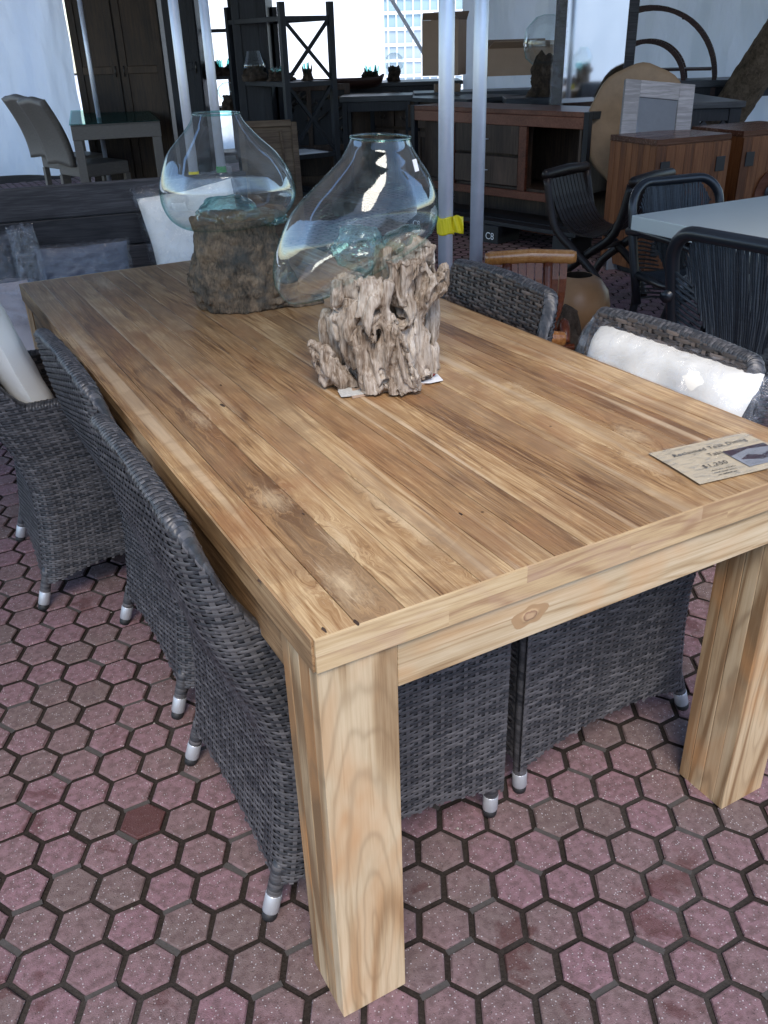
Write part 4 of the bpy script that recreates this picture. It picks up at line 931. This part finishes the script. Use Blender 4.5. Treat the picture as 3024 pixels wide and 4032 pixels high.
# carved screen and clutter behind the braced shelf
b = MB(); cs = Fr('carved_panel', base(596, 260, 10.2), -YAW+radians(3), 'dark carved openwork panel seen through the X braced shelf', 'carved panel'); Wc = .80
b.box((0, 0, .45), (.06, .04, 1.05)); b.box((Wc*.42, 0, .45), (Wc*.42+.05, .04, 1.05)); b.box((Wc-.06, 0, .45), (Wc, .04, 1.05)); b.box((0, .002, .99), (Wc, .038, 1.05)); b.box((0, .002, .40), (Wc, .038, .46)); b.build('frame', 'old_brown', cs.e, .004)
b = MB(); b.box((.005, .041, .4), (Wc-.005, .05, 1.045)); b.build('backing', 'black_wood', cs.e)
b = MB(); rnd = random.Random(8)
for i in range(26):
    x = rnd.uniform(.07, Wc-.08); z = rnd.uniform(.48, .92); pts = [(x+.045*sin(t*1.3+i)+.01*t, .02+.008*sin(t+i), z+.035*t) for t in range(4)]; b.tube(pts, [.006, .013, .012, .004], 6)
b.build('carving', 'handle_metal', cs.e)
cupboard('low_chest', 600, 868, 420, 10.3, .93, .5, 'dim_brown', 'low brown chest standing behind the X braced shelf', doors=2)
b = MB(); tr = Fr('framed_tray', base(515, 260, 7.4), -YAW+radians(10), 'pale wooden frame backed with board leaning behind the round vase', 'wooden frame')
Mt = Matrix.Rotation(radians(-12), 4, 'X'); ht = at(580, 255, 7.4).z
b.box((0, 0, .02), (.045, .045, ht), mat=Mt); b.box((.42, 0, .02), (.465, .045, ht-.03), mat=Mt); b.box((.045, 0, ht-.06), (.42, .045, ht-.012), mat=Mt); b.box((.045, 0, .02), (.42, .045, .07), mat=Mt); b.build('frame', 'tray_wood', tr.e, .003)
b = MB(); b.box((.045, .025, .07), (.42, .035, ht-.06), mat=Mt); b.build('panel', 'tray_wood', tr.e); b = MB(); b.beam(Mt @ Vector((.33, .01, ht-.09)), Mt @ Vector((.36, .01, .25)), .015, .015); b.build('batten', 'tray_wood', tr.e)

# ================================================================ sideboards on the right
def sideboard(name, corner, rz, L, dep, H, label, mat, topm, build, base_h=.08):
    f = Fr(name, corner, rz, label, 'sideboard'); b = MB(); b.box((0, 0, H-.035), (dep, L, H)); b.build('top', topm, f.e, .004); build(f, L, dep, H); return f
# local x = depth away from the aisle, local y = length along the row; the front is the face x=0
def back_board(f, L, dep, H):
    b = MB(); b.box((.02, .02, .10), (dep-.02, L-.02, H-.036)); b.build('carcass', 'dim_brown', f.e)
    b = MB()
    for y in (0, L/2-.03, L-.06): b.box((-.004, y, 0), (.055, y+.06, H-.036))
    b.box((dep-.055, 0, 0), (dep, .06, H-.036)); b.box((dep-.055, L-.06, 0), (dep, L, H-.036)); b.box((.056, 0, H-.10), (dep-.056, .055, H-.037)); b.build('frame', 'black_wood', f.e, .003)
    n = 4; w_ = (L-.12)/n
    for i in range(n):
        y0 = .06+i*w_+.012; y1 = .06+(i+1)*w_-.012
        b = MB(); b.box((-.008, y0, H-.27), (.018, y1, H-.06)); d = b.build('drawer', 'old_brown', f.e, .004)
        h = MB(); c_ = (y0+y1)/2; h.tube([(-.03, c_+.035*cos(a), H-.165-.035*sin(a)) for a in [pi*k/10 for k in range(11)]], .005, 6); h.build('handle', 'handle_metal', d)
        b = MB(); z0, z1 = .12, H-.30; fr = .05
        b.box((-.008, y0, z0), (.018, y0+fr, z1)); b.box((-.008, y1-fr, z0), (.018, y1, z1)); b.box((-.008, y0+fr, z0), (.018, y1-fr, z0+fr)); b.box((-.008, y0+fr, z1-fr), (.018, y1-fr, z1)); b.box((.004, y0+fr, z0+fr), (.012, y1-fr, z1-fr)); b.build('door', 'old_brown', f.e, .003)
pc = at(1010, 190, 9.0); sideboard('sideboard', Vector((pc.x, pc.y, 0)), radians(14), 1.35, .78, .93, 'dark sideboard with four drawers over panelled doors behind the tent poles', 'old_brown', 'black_top', back_board)
def mid_board(f, L, dep, H):
    b = MB(); b.box((.0, .0, H-.115), (.03, L, H-.036)); b.box((0, 0, .30), (.03, L, .36)); b.box((0, 0, .06), (.03, L, .13)); b.box((.0, .001, .131), (.04, .05, .30)); 
    for y in (.52, 1.28): b.box((.002, y, .36), (.032, y+.075, H-.116))
    b.build('front_frame', 'red_brown', f.e, .004)
    b = MB(); b.box((.035, .05, .362), (dep-.03, L-.03, .38)); b.box((dep-.03, .05, .1), (dep-.01, L-.03, H-.04)); b.box((.03, .05, .08), (dep-.03, L-.03, .10)); b.box((.06, .05, .38), (dep-.03, .07, H-.12)); b.box((.10, .55, .38), (.12, L-.03, H-.116)); b.build('carcass', 'old_brown', f.e)
    for z0, z1 in ((.39, .60), (.62, .83)): b = MB(); b.box((.006, .60, z0), (.03, 1.275, z1)); d = b.build('drawer', 'old_brown', f.e, .004); h = MB(); h.tube([(-.002, .90, (z0+z1)/2), (-.018, .91, (z0+z1)/2), (-.018, .97, (z0+z1)/2), (-.002, .98, (z0+z1)/2)], .005, 6); h.build('handle', 'ferrule', d)
    b = MB()
    for x, y in ((0, -.046), (dep-.045, -.046)): b.box((x, y, .0), (x+.045, y+.045, H-.0))
    b.box((.046, -.046, H-.05), (dep-.046, -.001, H)); b.build('iron_frame', 'black_wood', f.e, .003); b = MB(); b.box((.0, L+.001, .0), (.045, L+.046, H)); b.build('iron_frame', 'black_wood', f.e, .003)
pc = at(1262, 240, 6.85); mid = sideboard('sideboard', Vector((pc.x, pc.y, 0)), radians(13), 1.75, .50, .945, 'reddish sideboard with two dark drawers and an open lower shelf', 'red_brown', 'red_brown', mid_board)
# black plinth beam and blocks in front of the row
pb = at(1230, 560, 6.3); Bm = Fr('black_plinth', Vector((4.12, 4.35, 0)), radians(13), 'low black plank on blocks along the front of the sideboards', 'plinth')
b = MB(); b.box((-.12, -.1, .135), (.0, 3.3, .165)); b.box((.02, -.1, .135), (.16, 3.3, .165)); b.build('plank', 'plank_black', Bm.e, .003)
for i, y in enumerate((-.08, .62, 1.45, 2.5)):
    b = MB(); b.box((-.14, y, 0), (.12, y+.17, .134)); bk = b.build('block', 'plank_black', Bm.e, .004)
    if i in (1, 2): text_mesh('stencil', 'C8', .075, 'white_ink', bk, Matrix.Translation((-.142, y+.13, .03)) @ Matrix.Rotation(-pi/2, 4, 'Z') @ Matrix.Rotation(pi/2, 4, 'X'), .0003)
def teak_cab(name, corner, rz, L, dep, H, label):
    # local x along the front, y into depth; front is y=0
    f = Fr(name, corner, rz, label, 'cabinet'); rnd = random.Random(4); b = MB(); b.box((-.004, -.006, H-.035), (L+.004, dep, H)); b.build('top', 'honey_top', f.e, .003)
    b = MB(); n = 8
    for i in range(n): b.box((0, .002+i*dep/n, .04), (L*.5, (i+1)*dep/n-.001, H-.036), (rnd.random(), rnd.random(), rnd.random())); b.box((L*.5+.001, .002+i*dep/n, .04), (L, (i+1)*dep/n-.001, H-.036), (rnd.random(), rnd.random(), rnd.random()))
    b.build('side', 'honey', f.e)
    for k in (0, 1):
        b = MB(); m = 4
        for i in range(m): x0 = k*L/2+i*L/2/m; b.box((x0+.001, -.012, .05), (x0+L/2/m-.001, .0, H-.04), (rnd.random(), rnd.random(), rnd.random()))
        d = b.build('door', 'honey', f.e); hx = .035 if k == 0 else L-.11
        for z in (H-.22, .14): h = MB(); h.box((hx, -.018, z), (hx+.075, -.0125, z+.09)); h.build('hinge_plate', 'brass_black', d, .002)
    b = MB(); b.lathe([(.001, 0), (.145, 0), (.15, .006), (.15, .012)], 40); o = b.build('disc', 'red_brown', f.e); o.rotation_euler = (pi/2, 0, 0); o.location = (L/2, -.0125, H*.52)
    b = MB(); b.lathe([(.001, .016), (.055, .016), (.06, .012)], 32); o2 = b.build('lock_plate', 'brass_black', f.e); o2.rotation_euler = (pi/2, 0, 0); o2.location = (L/2, -.0125, H*.52)
    b = MB(); b.box((.03, .03, 0), (L-.03, dep-.03, .039)); b.build('plinth', 'black_wood', f.e)
    return f
teak_cab('teak_cabinet', Vector((3.97, 3.47, 0)), radians(-4), .60, .45, .85, 'honey teak cabinet with black corner plates, left of its twin')
teak_cab('teak_cabinet', Vector((4.74, 3.475, 0)), radians(-4), .62, .48, .85, 'honey teak cabinet at the right edge showing its round black lock')
# tall plastic wrapped mirror
mm_ = at(1190, 215, 7.75); mr = at(1362, 215, 7.6); tm = Fr('standing_mirror', Vector((mm_.x, mm_.y, 0)), atan2(mr.y-mm_.y, mr.x-mm_.x), 'tall dark framed mirror wrapped in film behind the reddish sideboard', 'mirror'); Wm = (mr.xy-mm_.xy).length
b = MB(); b.box((0, 0, 0), (.085, .05, 2.3)); b.box((Wm-.075, 0, 0), (Wm, .05, 2.3)); b.box((.086, 0, 0), (Wm-.076, .05, .10)); b.box((.086, 0, 2.2), (Wm-.076, .05, 2.3)); b.build('frame', 'dark_plank', tm.e, .004)
b = MB(); b.box((.086, .02, .10), (Wm-.076, .03, 2.2)); b.build('mirror_pane', 'mirror_glass', tm.e)
b = MB(); b.grid(lambda u, v: (-.012+.11*u, -.012+.008*fbm(u*5, v*20, 1, 3), lerp(.6, 2.2, v)), 12, 120); b.build('film', 'clear_plastic', tm.e)
# dark tables on the right
dt = simple_table('side_table', 1490, 213, 7.3, radians(-27), .44, 1.1, .955, .045, 'black_wood', 'black side table with cut-away apron right of the leaning white mirror', .09, 'black_top', brace=True)
lt = simple_table('long_table', 1440, 190, 9.2, -YAW+radians(-2), 2.3, .6, 1.02, .06, 'black_wood', 'long black table against the right tent wall', .07, 'black_top')
# arched shelf
ar = Fr('arched_shelf', base(1360, 180, 9.5), -YAW+radians(-20), 'tall dark arched shelf with curved uprights by the right tent wall', 'shelf')
def arc_frame(y, R, zc, n=26, r=.035):
    b = MB(); pts = [(-R, y, 0)]+[(R*cos(a), y, zc+R*1.0*sin(a)) for a in [pi-pi*k/n for k in range(n+1)]]+[(R, y, 0)]
    for p, q in zip(pts, pts[1:]): b.beam(p, q, r*1.2, r*1.6, (0, 1, 0), col=(.5, .5, .5))
    return b
xo = .12
for y in (0, .42): b = arc_frame(y, .66, .98); o = b.build('outer_arch', 'boat_brown', ar.e); o.location = (xo, 0, 0)
for y in (0, .42): b = arc_frame(y, .38, .98); o = b.build('inner_arch', 'boat_brown', ar.e); o.location = (xo, 0, 0)
for z in (.3, .7, 1.12): b = MB(); hw_ = .64 if z < 1 else .62; b.box((xo-hw_, .02, z-.02), (xo+hw_, .40, z)); b.build('shelf_board', 'boat_brown', ar.e)
for a in (60, 105): x = xo+.65*cos(radians(a)); z = .98+.65*sin(radians(a)); b = MB(); b.beam((x, 0, z), (x, .42, z), .05, .02); b.build('cross_bar', 'boat_brown', ar.e)
# round paper wrapped top and the leaning white mirror
hc = at(1390, 262, 6.75); hf = Fr('wrapped_round_top', Vector((hc.x, hc.y, 0)), -YAW+radians(-3), 'round tabletop wrapped in brown paper leaning behind the white framed mirror', 'wrapped tabletop')
Mt = Matrix.Translation((0, 0, 0)) @ Matrix.Rotation(radians(-10), 4, 'X'); b = MB(); vs = []; n = 48; R = .40; zc_ = .84
def disc(u, v):
    a = 2*pi*u; r = R*(1+.015*sin(9*a))*min(1, v*1.25) if v < .8 else R*(1+.015*sin(9*a)); y = -.02 if v < .8 else lerp(-.02, .04, (v-.8)/.2)
    return Mt @ Vector((r*.93*cos(a), y+.006*fbm(cos(a)*5*v, sin(a)*5*v, 1, 3), zc_+r*1.05*sin(a)))
b.grid(disc, n, 16, closed=True); b.build('wrapping', 'kraft_wrap', hf.e)
b = MB(); b.box((-.02, -.015, 0), (.355, .03, .85), mat=Mt); b.build('lower_board', 'kraft_wrap', hf.e)
wm = at(1322, 470, 6.1); wl = Fr('leaning_mirror', Vector((wm.x, wm.y, 0))+Vector((.0, 0, 0)), -YAW+radians(3), 'mirror in a wide whitewashed frame leaning back between sideboard and cabinet', 'mirror')
Mt = Matrix.Rotation(radians(-17), 4, 'X'); Wf = .48; Hf = at(1410, 168, 6.3).z/cos(radians(17)); fw_ = .105; b = MB(); 
sh_ = Matrix.Shear('XZ', 4, (0, 0)) if False else Matrix.Identity(4)
Mt = Matrix.Rotation(radians(6), 4, 'Y') @ Mt
b.box((0, 0, 0), (fw_, .035, Hf), mat=Mt); b.box((Wf-fw_, 0, 0), (Wf, .035, Hf), mat=Mt); b.box((fw_, .001, Hf-fw_), (Wf-fw_, .034, Hf-.0), mat=Mt); b.box((fw_, .001, 0), (Wf-fw_, .034, fw_), mat=Mt); b.build('frame', 'white_washed', wl.e, .003)
b = MB(); b.box((fw_, .012, fw_), (Wf-fw_, .02, Hf-fw_), mat=Mt); b.build('mirror_pane', 'mirror_glass', wl.e)
# palm trunk
pt0 = at(1540, 262, 9.0); pt1 = at(1690, 30, 8.6); d_ = (pt1-pt0)/(pt1.z-pt0.z); tk = Fr('palm_tree', Vector((pt0.x, pt0.y, 0))-d_*pt0.z+Vector((0, 0, 0)), 0, 'rough leaning palm trunk at the right edge by the tent wall', 'tree'); tk.e.location.z = 0
b = MB(); d_ = Vector((d_.x, d_.y, 1))
def trk(u, v):
    a = 2*pi*u; z = 3.2*v; r = lerp(.20, .165, v)*(1+.05*fbm(cos(a)*5, sin(a)*5, z*5, 3)+.035*(((z*9+u*2) % 1)-.5)); return d_*z+Vector((cos(a)*r+.14, sin(a)*r, 0))
b.grid(trk, 48, 150, closed=True); b.build('trunk', 'palm_bark', tk.e)
# cardboard boxes behind the poles
def carton(px, py, D, W_, dp, H, z, rz, label, flaps=True, mat='cardboard'):
    p = at(px, py, D); f = Fr('cardboard_box', Vector((p.x, p.y, z)), rz, label, 'box'); b = MB(); t = .006
    b.box((0, 0, 0), (W_, t, H)); b.box((0, dp-t, 0), (W_, dp, H)); b.box((0, t, 0), (t, dp-t, H)); b.box((W_-t, t, 0), (W_, dp-t, H)); b.box((t, t, 0), (W_-t, dp-t, t)); b.build('carton', mat, f.e)
    if flaps:
        for k, (a, q, w2) in enumerate((((0, 0, H), (-.04, -.10, .06), W_), ((0, dp, H), (0, .10, .08), W_))):
            b = MB(); b.add([(a[0], a[1], a[2]+.001), (a[0]+w2, a[1], a[2]+.001), (a[0]+w2+q[0], a[1]+q[1], a[2]+q[2]), (a[0]+q[0]*-1, a[1]+q[1], a[2]+q[2])], [(0, 1, 2, 3)]); o = b.build('flap', 'cardboard_dark' if k else mat, f.e); s = o.modifiers.new('s', 'SOLIDIFY'); s.thickness = .005
    return f
zb = .955
lb_ = simple_table('low_console', 895, 172, 9.95, -YAW+radians(-1), 1.7, .5, .95, .06, 'black_wood', 'black console under the cardboard boxes behind the sideboard', .05, 'black_top')
carton(912, 130, 10.1, .38, .32, .50, 1.10, -YAW+radians(-20), 'tall open cardboard box standing behind the taped tent pole')
carton(1052, 150, 10.05, .72, .34, .25, 1.08, -YAW+radians(6), 'wide low open cardboard box right of the tall one')
carton(940, 165, 10.0, .26, .2, .07, .952, -YAW, 'flat dark carton lying between the tent poles', False, 'cardboard_dark')
ornament(onshelf(1178, 165, 8.95, .941), .66, .30, 'bubble', 'large glass bubble on a dark root stump left of the tall mirror', 14)
sb = simple_table('side_table', 1095, 176, 8.75, -YAW+radians(-3), .75, .45, .94, .05, 'black_wood', 'low black table under the dark root stump, left of the tall mirror', .05, 'black_top')

# ================================================================ pots, stools and rope chairs, middle right
gp = at(1245, 645, 4.25); po = Fr('gourd_pot', Vector((gp.x, gp.y, .13)), 0, 'round tan gourd pot with a dark mouth behind the right wicker chairs', 'pot')
b = MB(); b.lathe([(.05, 0), (.115, .03), (.155, .09), (.165, .15), (.15, .215), (.115, .262), (.075, .285), (.068, .286)], 40, fn=lambda a, z: 1+.03*sin(2*a+1)+.015*sin(5*a), capb=True); b.build('shell', 'pot_skin', po.e)
b = MB(); b.lathe([(.068, .286), (.072, .27), (.13, .2), (.145, .12), (.08, .03), (.001, .03)], 32); b.build('inside', 'pot_inside', po.e)
b = MB(); gs = Fr('root_stump', Vector((0, 0, 0)), 0, 'dark knotted root stump under and in front of the gourd pot', 'root stump'); gq = at(1228, 690, 3.95); gs.e.location = (gq.x, gq.y, 0)
for i, (pts, rr) in enumerate((([(-.02, 0, 0), (.0, .0, .12), (-.03, .02, .24), (.01, 0, .34)], [.10, .08, .07, .03]), ([(.08, .05, 0), (.07, .04, .15), (.03, .03, .30)], [.06, .05, .03]), ([(-.09, .02, 0), (-.07, .0, .12), (-.04, .0, .2)], [.05, .05, .03]), ([(.05, .22, 0), (.06, .25, .07), (.07, .30, .125)], [.11, .1, .06]), ([(-.02, .1, .0), (.0, .2, .06), (.04, .26, .1)], [.08, .07, .06]))): gnarl(b, pts, rr, i+20, 18, amp=.4, steps=16)
for v in range(len(b.v)): b.v[v] = (b.v[v][0], b.v[v][1], max(.001, b.v[v][2]))
b.build('root', 'dark_root', gs.e)
def curule(loc, rz, label, rail, slat, leg, sc=1.0, L=.46, Wd=.62, H=.64, n=11, H2=None, fan=0):
    """curved slatted stool: rails along local y, slats sag between them along x, crossed bent legs at both ends"""
    e = Fr('slatted_stool', loc, rz, label, 'stool'); zs_ = .40
    def prof(t):  # t 0..1 across
        a = lerp(-1, 1, t); z = zs_+((H2 if (H2 and a > 0) else H)-zs_)*abs(a)**3.0; return a*Wd/2, z
    for k in (0, 1):
        x, z = prof(k); f_ = (1-fan) if k else 1; c_ = L/2; b = MB(); b.tube([(x, c_+(y_-c_)*f_, z+dz_) for y_, dz_ in ((-.02, 0), (0, 0), (L*.5, .008), (L, 0), (L+.02, 0))], [.018, .024, .024, .024, .018], 12, flat=1.25); b.build('arm_rail', rail, e.e)
    for i in range(n):
        y = .03+i*(L-.06)/(n-1); b = MB(); pts = [prof(lerp(.015, .985, j/16)) for j in range(17)]
        for (xa, za), (xb, zb_) in zip(pts, pts[1:]): b.beam((xa, L/2+(y-L/2)*(1-fan*sm(-Wd/2, Wd*.1, xa)), za), (xb, L/2+(y-L/2)*(1-fan*sm(-Wd/2, Wd*.1, xb)), zb_), .029, .009, col=(.5, i/n, .3))
        b.build('slat', slat, e.e)
    for y in (L*fan*.5, L-L*fan*.5):
        for s in (-1, 1):
            b = MB(); pts = [(s*Wd*.47, y+.012*s, (H2 or H if s > 0 else H)-.02), (s*Wd*.34, y+.012*s, .44), (s*.04, y+.012*s, .31), (-s*Wd*.22, y+.012*s, .17), (-s*Wd*.36, y+.012*s, .0)]
            P = [Vector(p) for p in pts]; Q = []
            for i in range(21): t = i/20*4; k = min(int(t), 3); f = t-k; p0, p1_, p2_, p3 = P[max(k-1, 0)], P[k], P[k+1], P[min(k+2, 4)]; Q.append(.5*((2*p1_)+(p2_-p0)*f+(2*p0-5*p1_+4*p2_-p3)*f*f+(3*p1_-p0-3*p2_+p3)*f**3))
            b.tube(Q, .02, 8, flat=1.3); b.build('bent_leg', leg, e.e)
    b = MB(); b.tube([(0, 0, .30), (0, L, .30)], .014, 8); b.build('stretcher', leg, e.e)
    return e
RZs = -YAW+radians(-52)
def place_rail(px0, py0, D0, H, sc, Wd, L, rz): # place so that the left end of the far rail sits under the given point
    p = at(px0, py0, D0); X = Vector((cos(rz), sin(rz), 0)); return Vector((p.x, p.y, 0))+X*(Wd/2)
RZ1 = -YAW+radians(-93); RZs = -YAW+radians(-45); s1 = place_rail(1058, 556, 3.75, .63, 1, .46, .46, RZ1); curule(s1, RZ1, 'honey orange slatted stool with curved seat behind the empty right wicker chair', 'orange_rail', 'orange_slat', 'orange_slat', H=.615, Wd=.46, L=.34, n=9, H2=.405, fan=.5)
s2 = place_rail(1172, 376, 5.45, .72, 1, .62, .46, RZs); curule(s2, RZs, 'black slatted stool with curved seat and bent crossed legs', 'dark_stool', 'dark_stool', 'dark_stool', H=.72, Wd=.57, L=.42)
# white table
wt2 = Fr('white_table', Vector((2.425, .55, 0)), 0, 'thick white lacquered table at the right edge of the photo', 'table')
b = MB(); b.box((0, 0, .70), (2.2, 1.477, .76)); b.build('tabletop', 'white_lacquer', wt2.e, .004, 3)
for x in (.35, 1.75):
    for y in (.35, 1.05): b = MB(); b.box((x, y, 0), (x+.09, y+.09, .699)); b.build('leg', 'white_lacquer', wt2.e, .003)
def rope_chair(loc, rz, label):
    """local x is forward; back loop leans backwards at x=0"""
    r = empty('rope_chair', loc, rz, label, 'chair', 'black rope backed armchairs round the white table'); hw_ = .25; z0, z1 = .36, .84
    def bp(y, z): return Vector((-.10*((z-.36)/.48)+.03*(y/hw_)**2*1.0, y, z))
    loop = []; 
    for y, z in ((-.235, .30), (-.245, .45), (-.252, .60), (-.25, .72)): loop.append(bp(y, z))
    for k in range(9): a = pi-pi/2*k/8; loop.append(bp(-.14+.11*cos(a), .73+.11*sin(a)))
    for k in range(9): a = pi/2-pi/2*k/8; loop.append(bp(.14+.11*cos(a), .73+.11*sin(a)))
    for y, z in ((.25, .72), (.252, .60), (.245, .45), (.235, .30)): loop.append(bp(y, z))
    b = MB(); b.tube(loop, .021, 14); b.build('back_frame', 'black_cane', r)
    b = MB(); rnd = random.Random(3); n = 46
    for i in range(n):
        t = (i+.5)/n*2-1; y0 = t*.205; zt = .83-.0*(t*t)-.10*max(0, abs(t)-.75)/.25; zb = .74-.44*(1-abs(t)**1.4)+.01*rnd.random(); yb = y0*(.35+.65*abs(t)); v_ = rnd.random(); pts = []
        for j in range(9): f = j/8; z = lerp(zt, zb, f); y = lerp(y0, yb, f**1.6); P = bp(y, z); P.x += .008*sin(pi*f)+rnd.uniform(-.002, .002); P.y += rnd.uniform(-.0012, .0012); pts.append(P)
        b.tube(pts, rnd.uniform(.0036, .0046), 5, False, (v_,)*3)
    b.build('vertical_cords', 'cord', r)
    b = MB()
    for s in (-1, 1):
        for i in range(20):
            z = .33+.38*i/19; yb_ = .24; t = (.74-z)/.44; ym = .205*(max(0, 1-t))**(1/1.4)*.8; v_ = rnd.random()*.6
            b.tube([bp(s*yb_, z), bp(s*(yb_+ym)/2, z-.012)+Vector((-.006, 0, 0)), bp(s*ym, z-.03)], .0045, 5, False, (v_,)*3)
    b.build('side_cords', 'cord', r)
    b = MB(); b.tube([(.0, -.235, .44), (.25, -.27, .44), (.46, -.25, .45), (.5, -.15, .45), (.5, .15, .45), (.46, .25, .45), (.25, .27, .44), (0, .235, .44)], .018, 10); b.build('seat_frame', 'black_cane', r)
    b = MB()
    for i in range(52): x = .02+.46*i/51; v_ = rnd.random()*.7; b.tube([(x, -.25, .445), (x, 0, .432), (x, .25, .445)], .0047, 5, False, (v_,)*3)
    b.build('seat_cords', 'cord', r)
    for s in (-1, 1):
        b = MB(); b.tube([(-.06, s*.25, .63), (.1, s*.29, .655), (.3, s*.30, .655), (.44, s*.29, .64), (.47, s*.285, .60), (.46, s*.27, .45)], [.019, .02, .02, .02, .02, .018], 12); b.build('arm', 'black_cane', r)
        b = MB(); b.tube([(.42, s*.26, .43), (.30, s*.26, .36), (.26, s*.26, .26), (.33, s*.26, .12), (.42, s*.265, .0)], .019, 12); b.build('leg', 'black_cane', r)
        b = MB(); b.tube([(.02, s*.235, .44), (.03, s*.24, .30), (.0, s*.25, .14), (-.07, s*.26, .0)], .019, 12); b.build('leg', 'black_cane', r)
    return r
rc1 = rope_chair((1.93, .98, 0), radians(4), 'black rope chair seen from behind on the near side of the white table')
rc1.scale = (1.06, 1.06, 1.06); rc2 = copy_tree(rc1); rc2.scale = (1, 1, .98); rc2.location = (2.95, 2.24, 0); rc2.rotation_euler = (0, 0, radians(-97)); rc2['label'] = 'black rope chair on the far side of the white table, showing its corded front'
# second black slatted stool edge

# ================================================================ outside, beyond the tent
ow = MB(); P0 = at(420, 60, 24); P1 = at(830, 60, 24); f = Fr('glare_wall', Vector((P0.x, P0.y, 0)), -YAW, 'white wall added outside as the overexposed daylight in the opening', 'wall'); Ww = (P1.xy-P0.xy).length  # added white surface standing in for the blown-out daylight outside
ow.box((-2, 0, 0), (Ww, .2, 7)); ow.build('glare_face', 'outside_white', f.e)
P2 = at(815, 60, 30); f = Fr('office_building', Vector((P2.x, P2.y, 0)), -YAW, 'pale blue building with a white window grid outside the opening', 'building')
b = MB(); b.box((-.5, 0, 0), (6, 3, 12)); b.build('wall', 'facade', f.e)
b = MB(); b.box((-.2, -.02, -.0), (5.8, -.005, 1.72)); gl = b.build('window', 'window_glass', f.e)
b = MB()
for i in range(24): b.box((-.2+i*.25, -.06, 0), (-.155+i*.25, -.021, 3.2))
for i in range(9): b.box((-.2, -.065, .0+i*.42), (5.8, -.0615, .09+i*.42))
b.build('window_bars', 'outside_white', gl)
b = MB(); br = Fr('diagonal_brace', at(822, 0, 14), -YAW, 'white diagonal tent brace crossing the bright window grid', 'brace'); a_ = br.p(822, -40, 14); c_ = br.p(915, 115, 14); b.beam(a_, c_, .05, .05); b.build('bar', 'aluminium', br.e)
g2 = MB(); g2.grid(lambda u, v: (-10+40*u, 13.4+50*v, -.004), 2, 2); tag(g2.build('ground', 'outside_white'), 'bright paving outside the tent', kind='structure')

# loose grit lying in the joints and on the pavers
b = MB(); rnd = random.Random(31)
for i in range(420):
    x = rnd.uniform(-1.3, 2.6); y = rnd.uniform(-.75, 3.0); r = rnd.uniform(.0012, .0036); n = 6; z = .0005
    vs = [(x+cos(2*pi*k/n)*r*rnd.uniform(.6, 1.2), y+sin(2*pi*k/n)*r*rnd.uniform(.6, 1.2), z) for k in range(n)]+[(x, y, z+r*rnd.uniform(.6, 1.0))]
    b.add(vs, [(k, (k+1) % n, n) for k in range(n)])
simple('grit', (.30, .27, .24), .9, nscale=300, namp=.6)
tag(b.build('grit', 'grit'), 'pale grit scattered over the pavers', 'grit', kind='stuff')
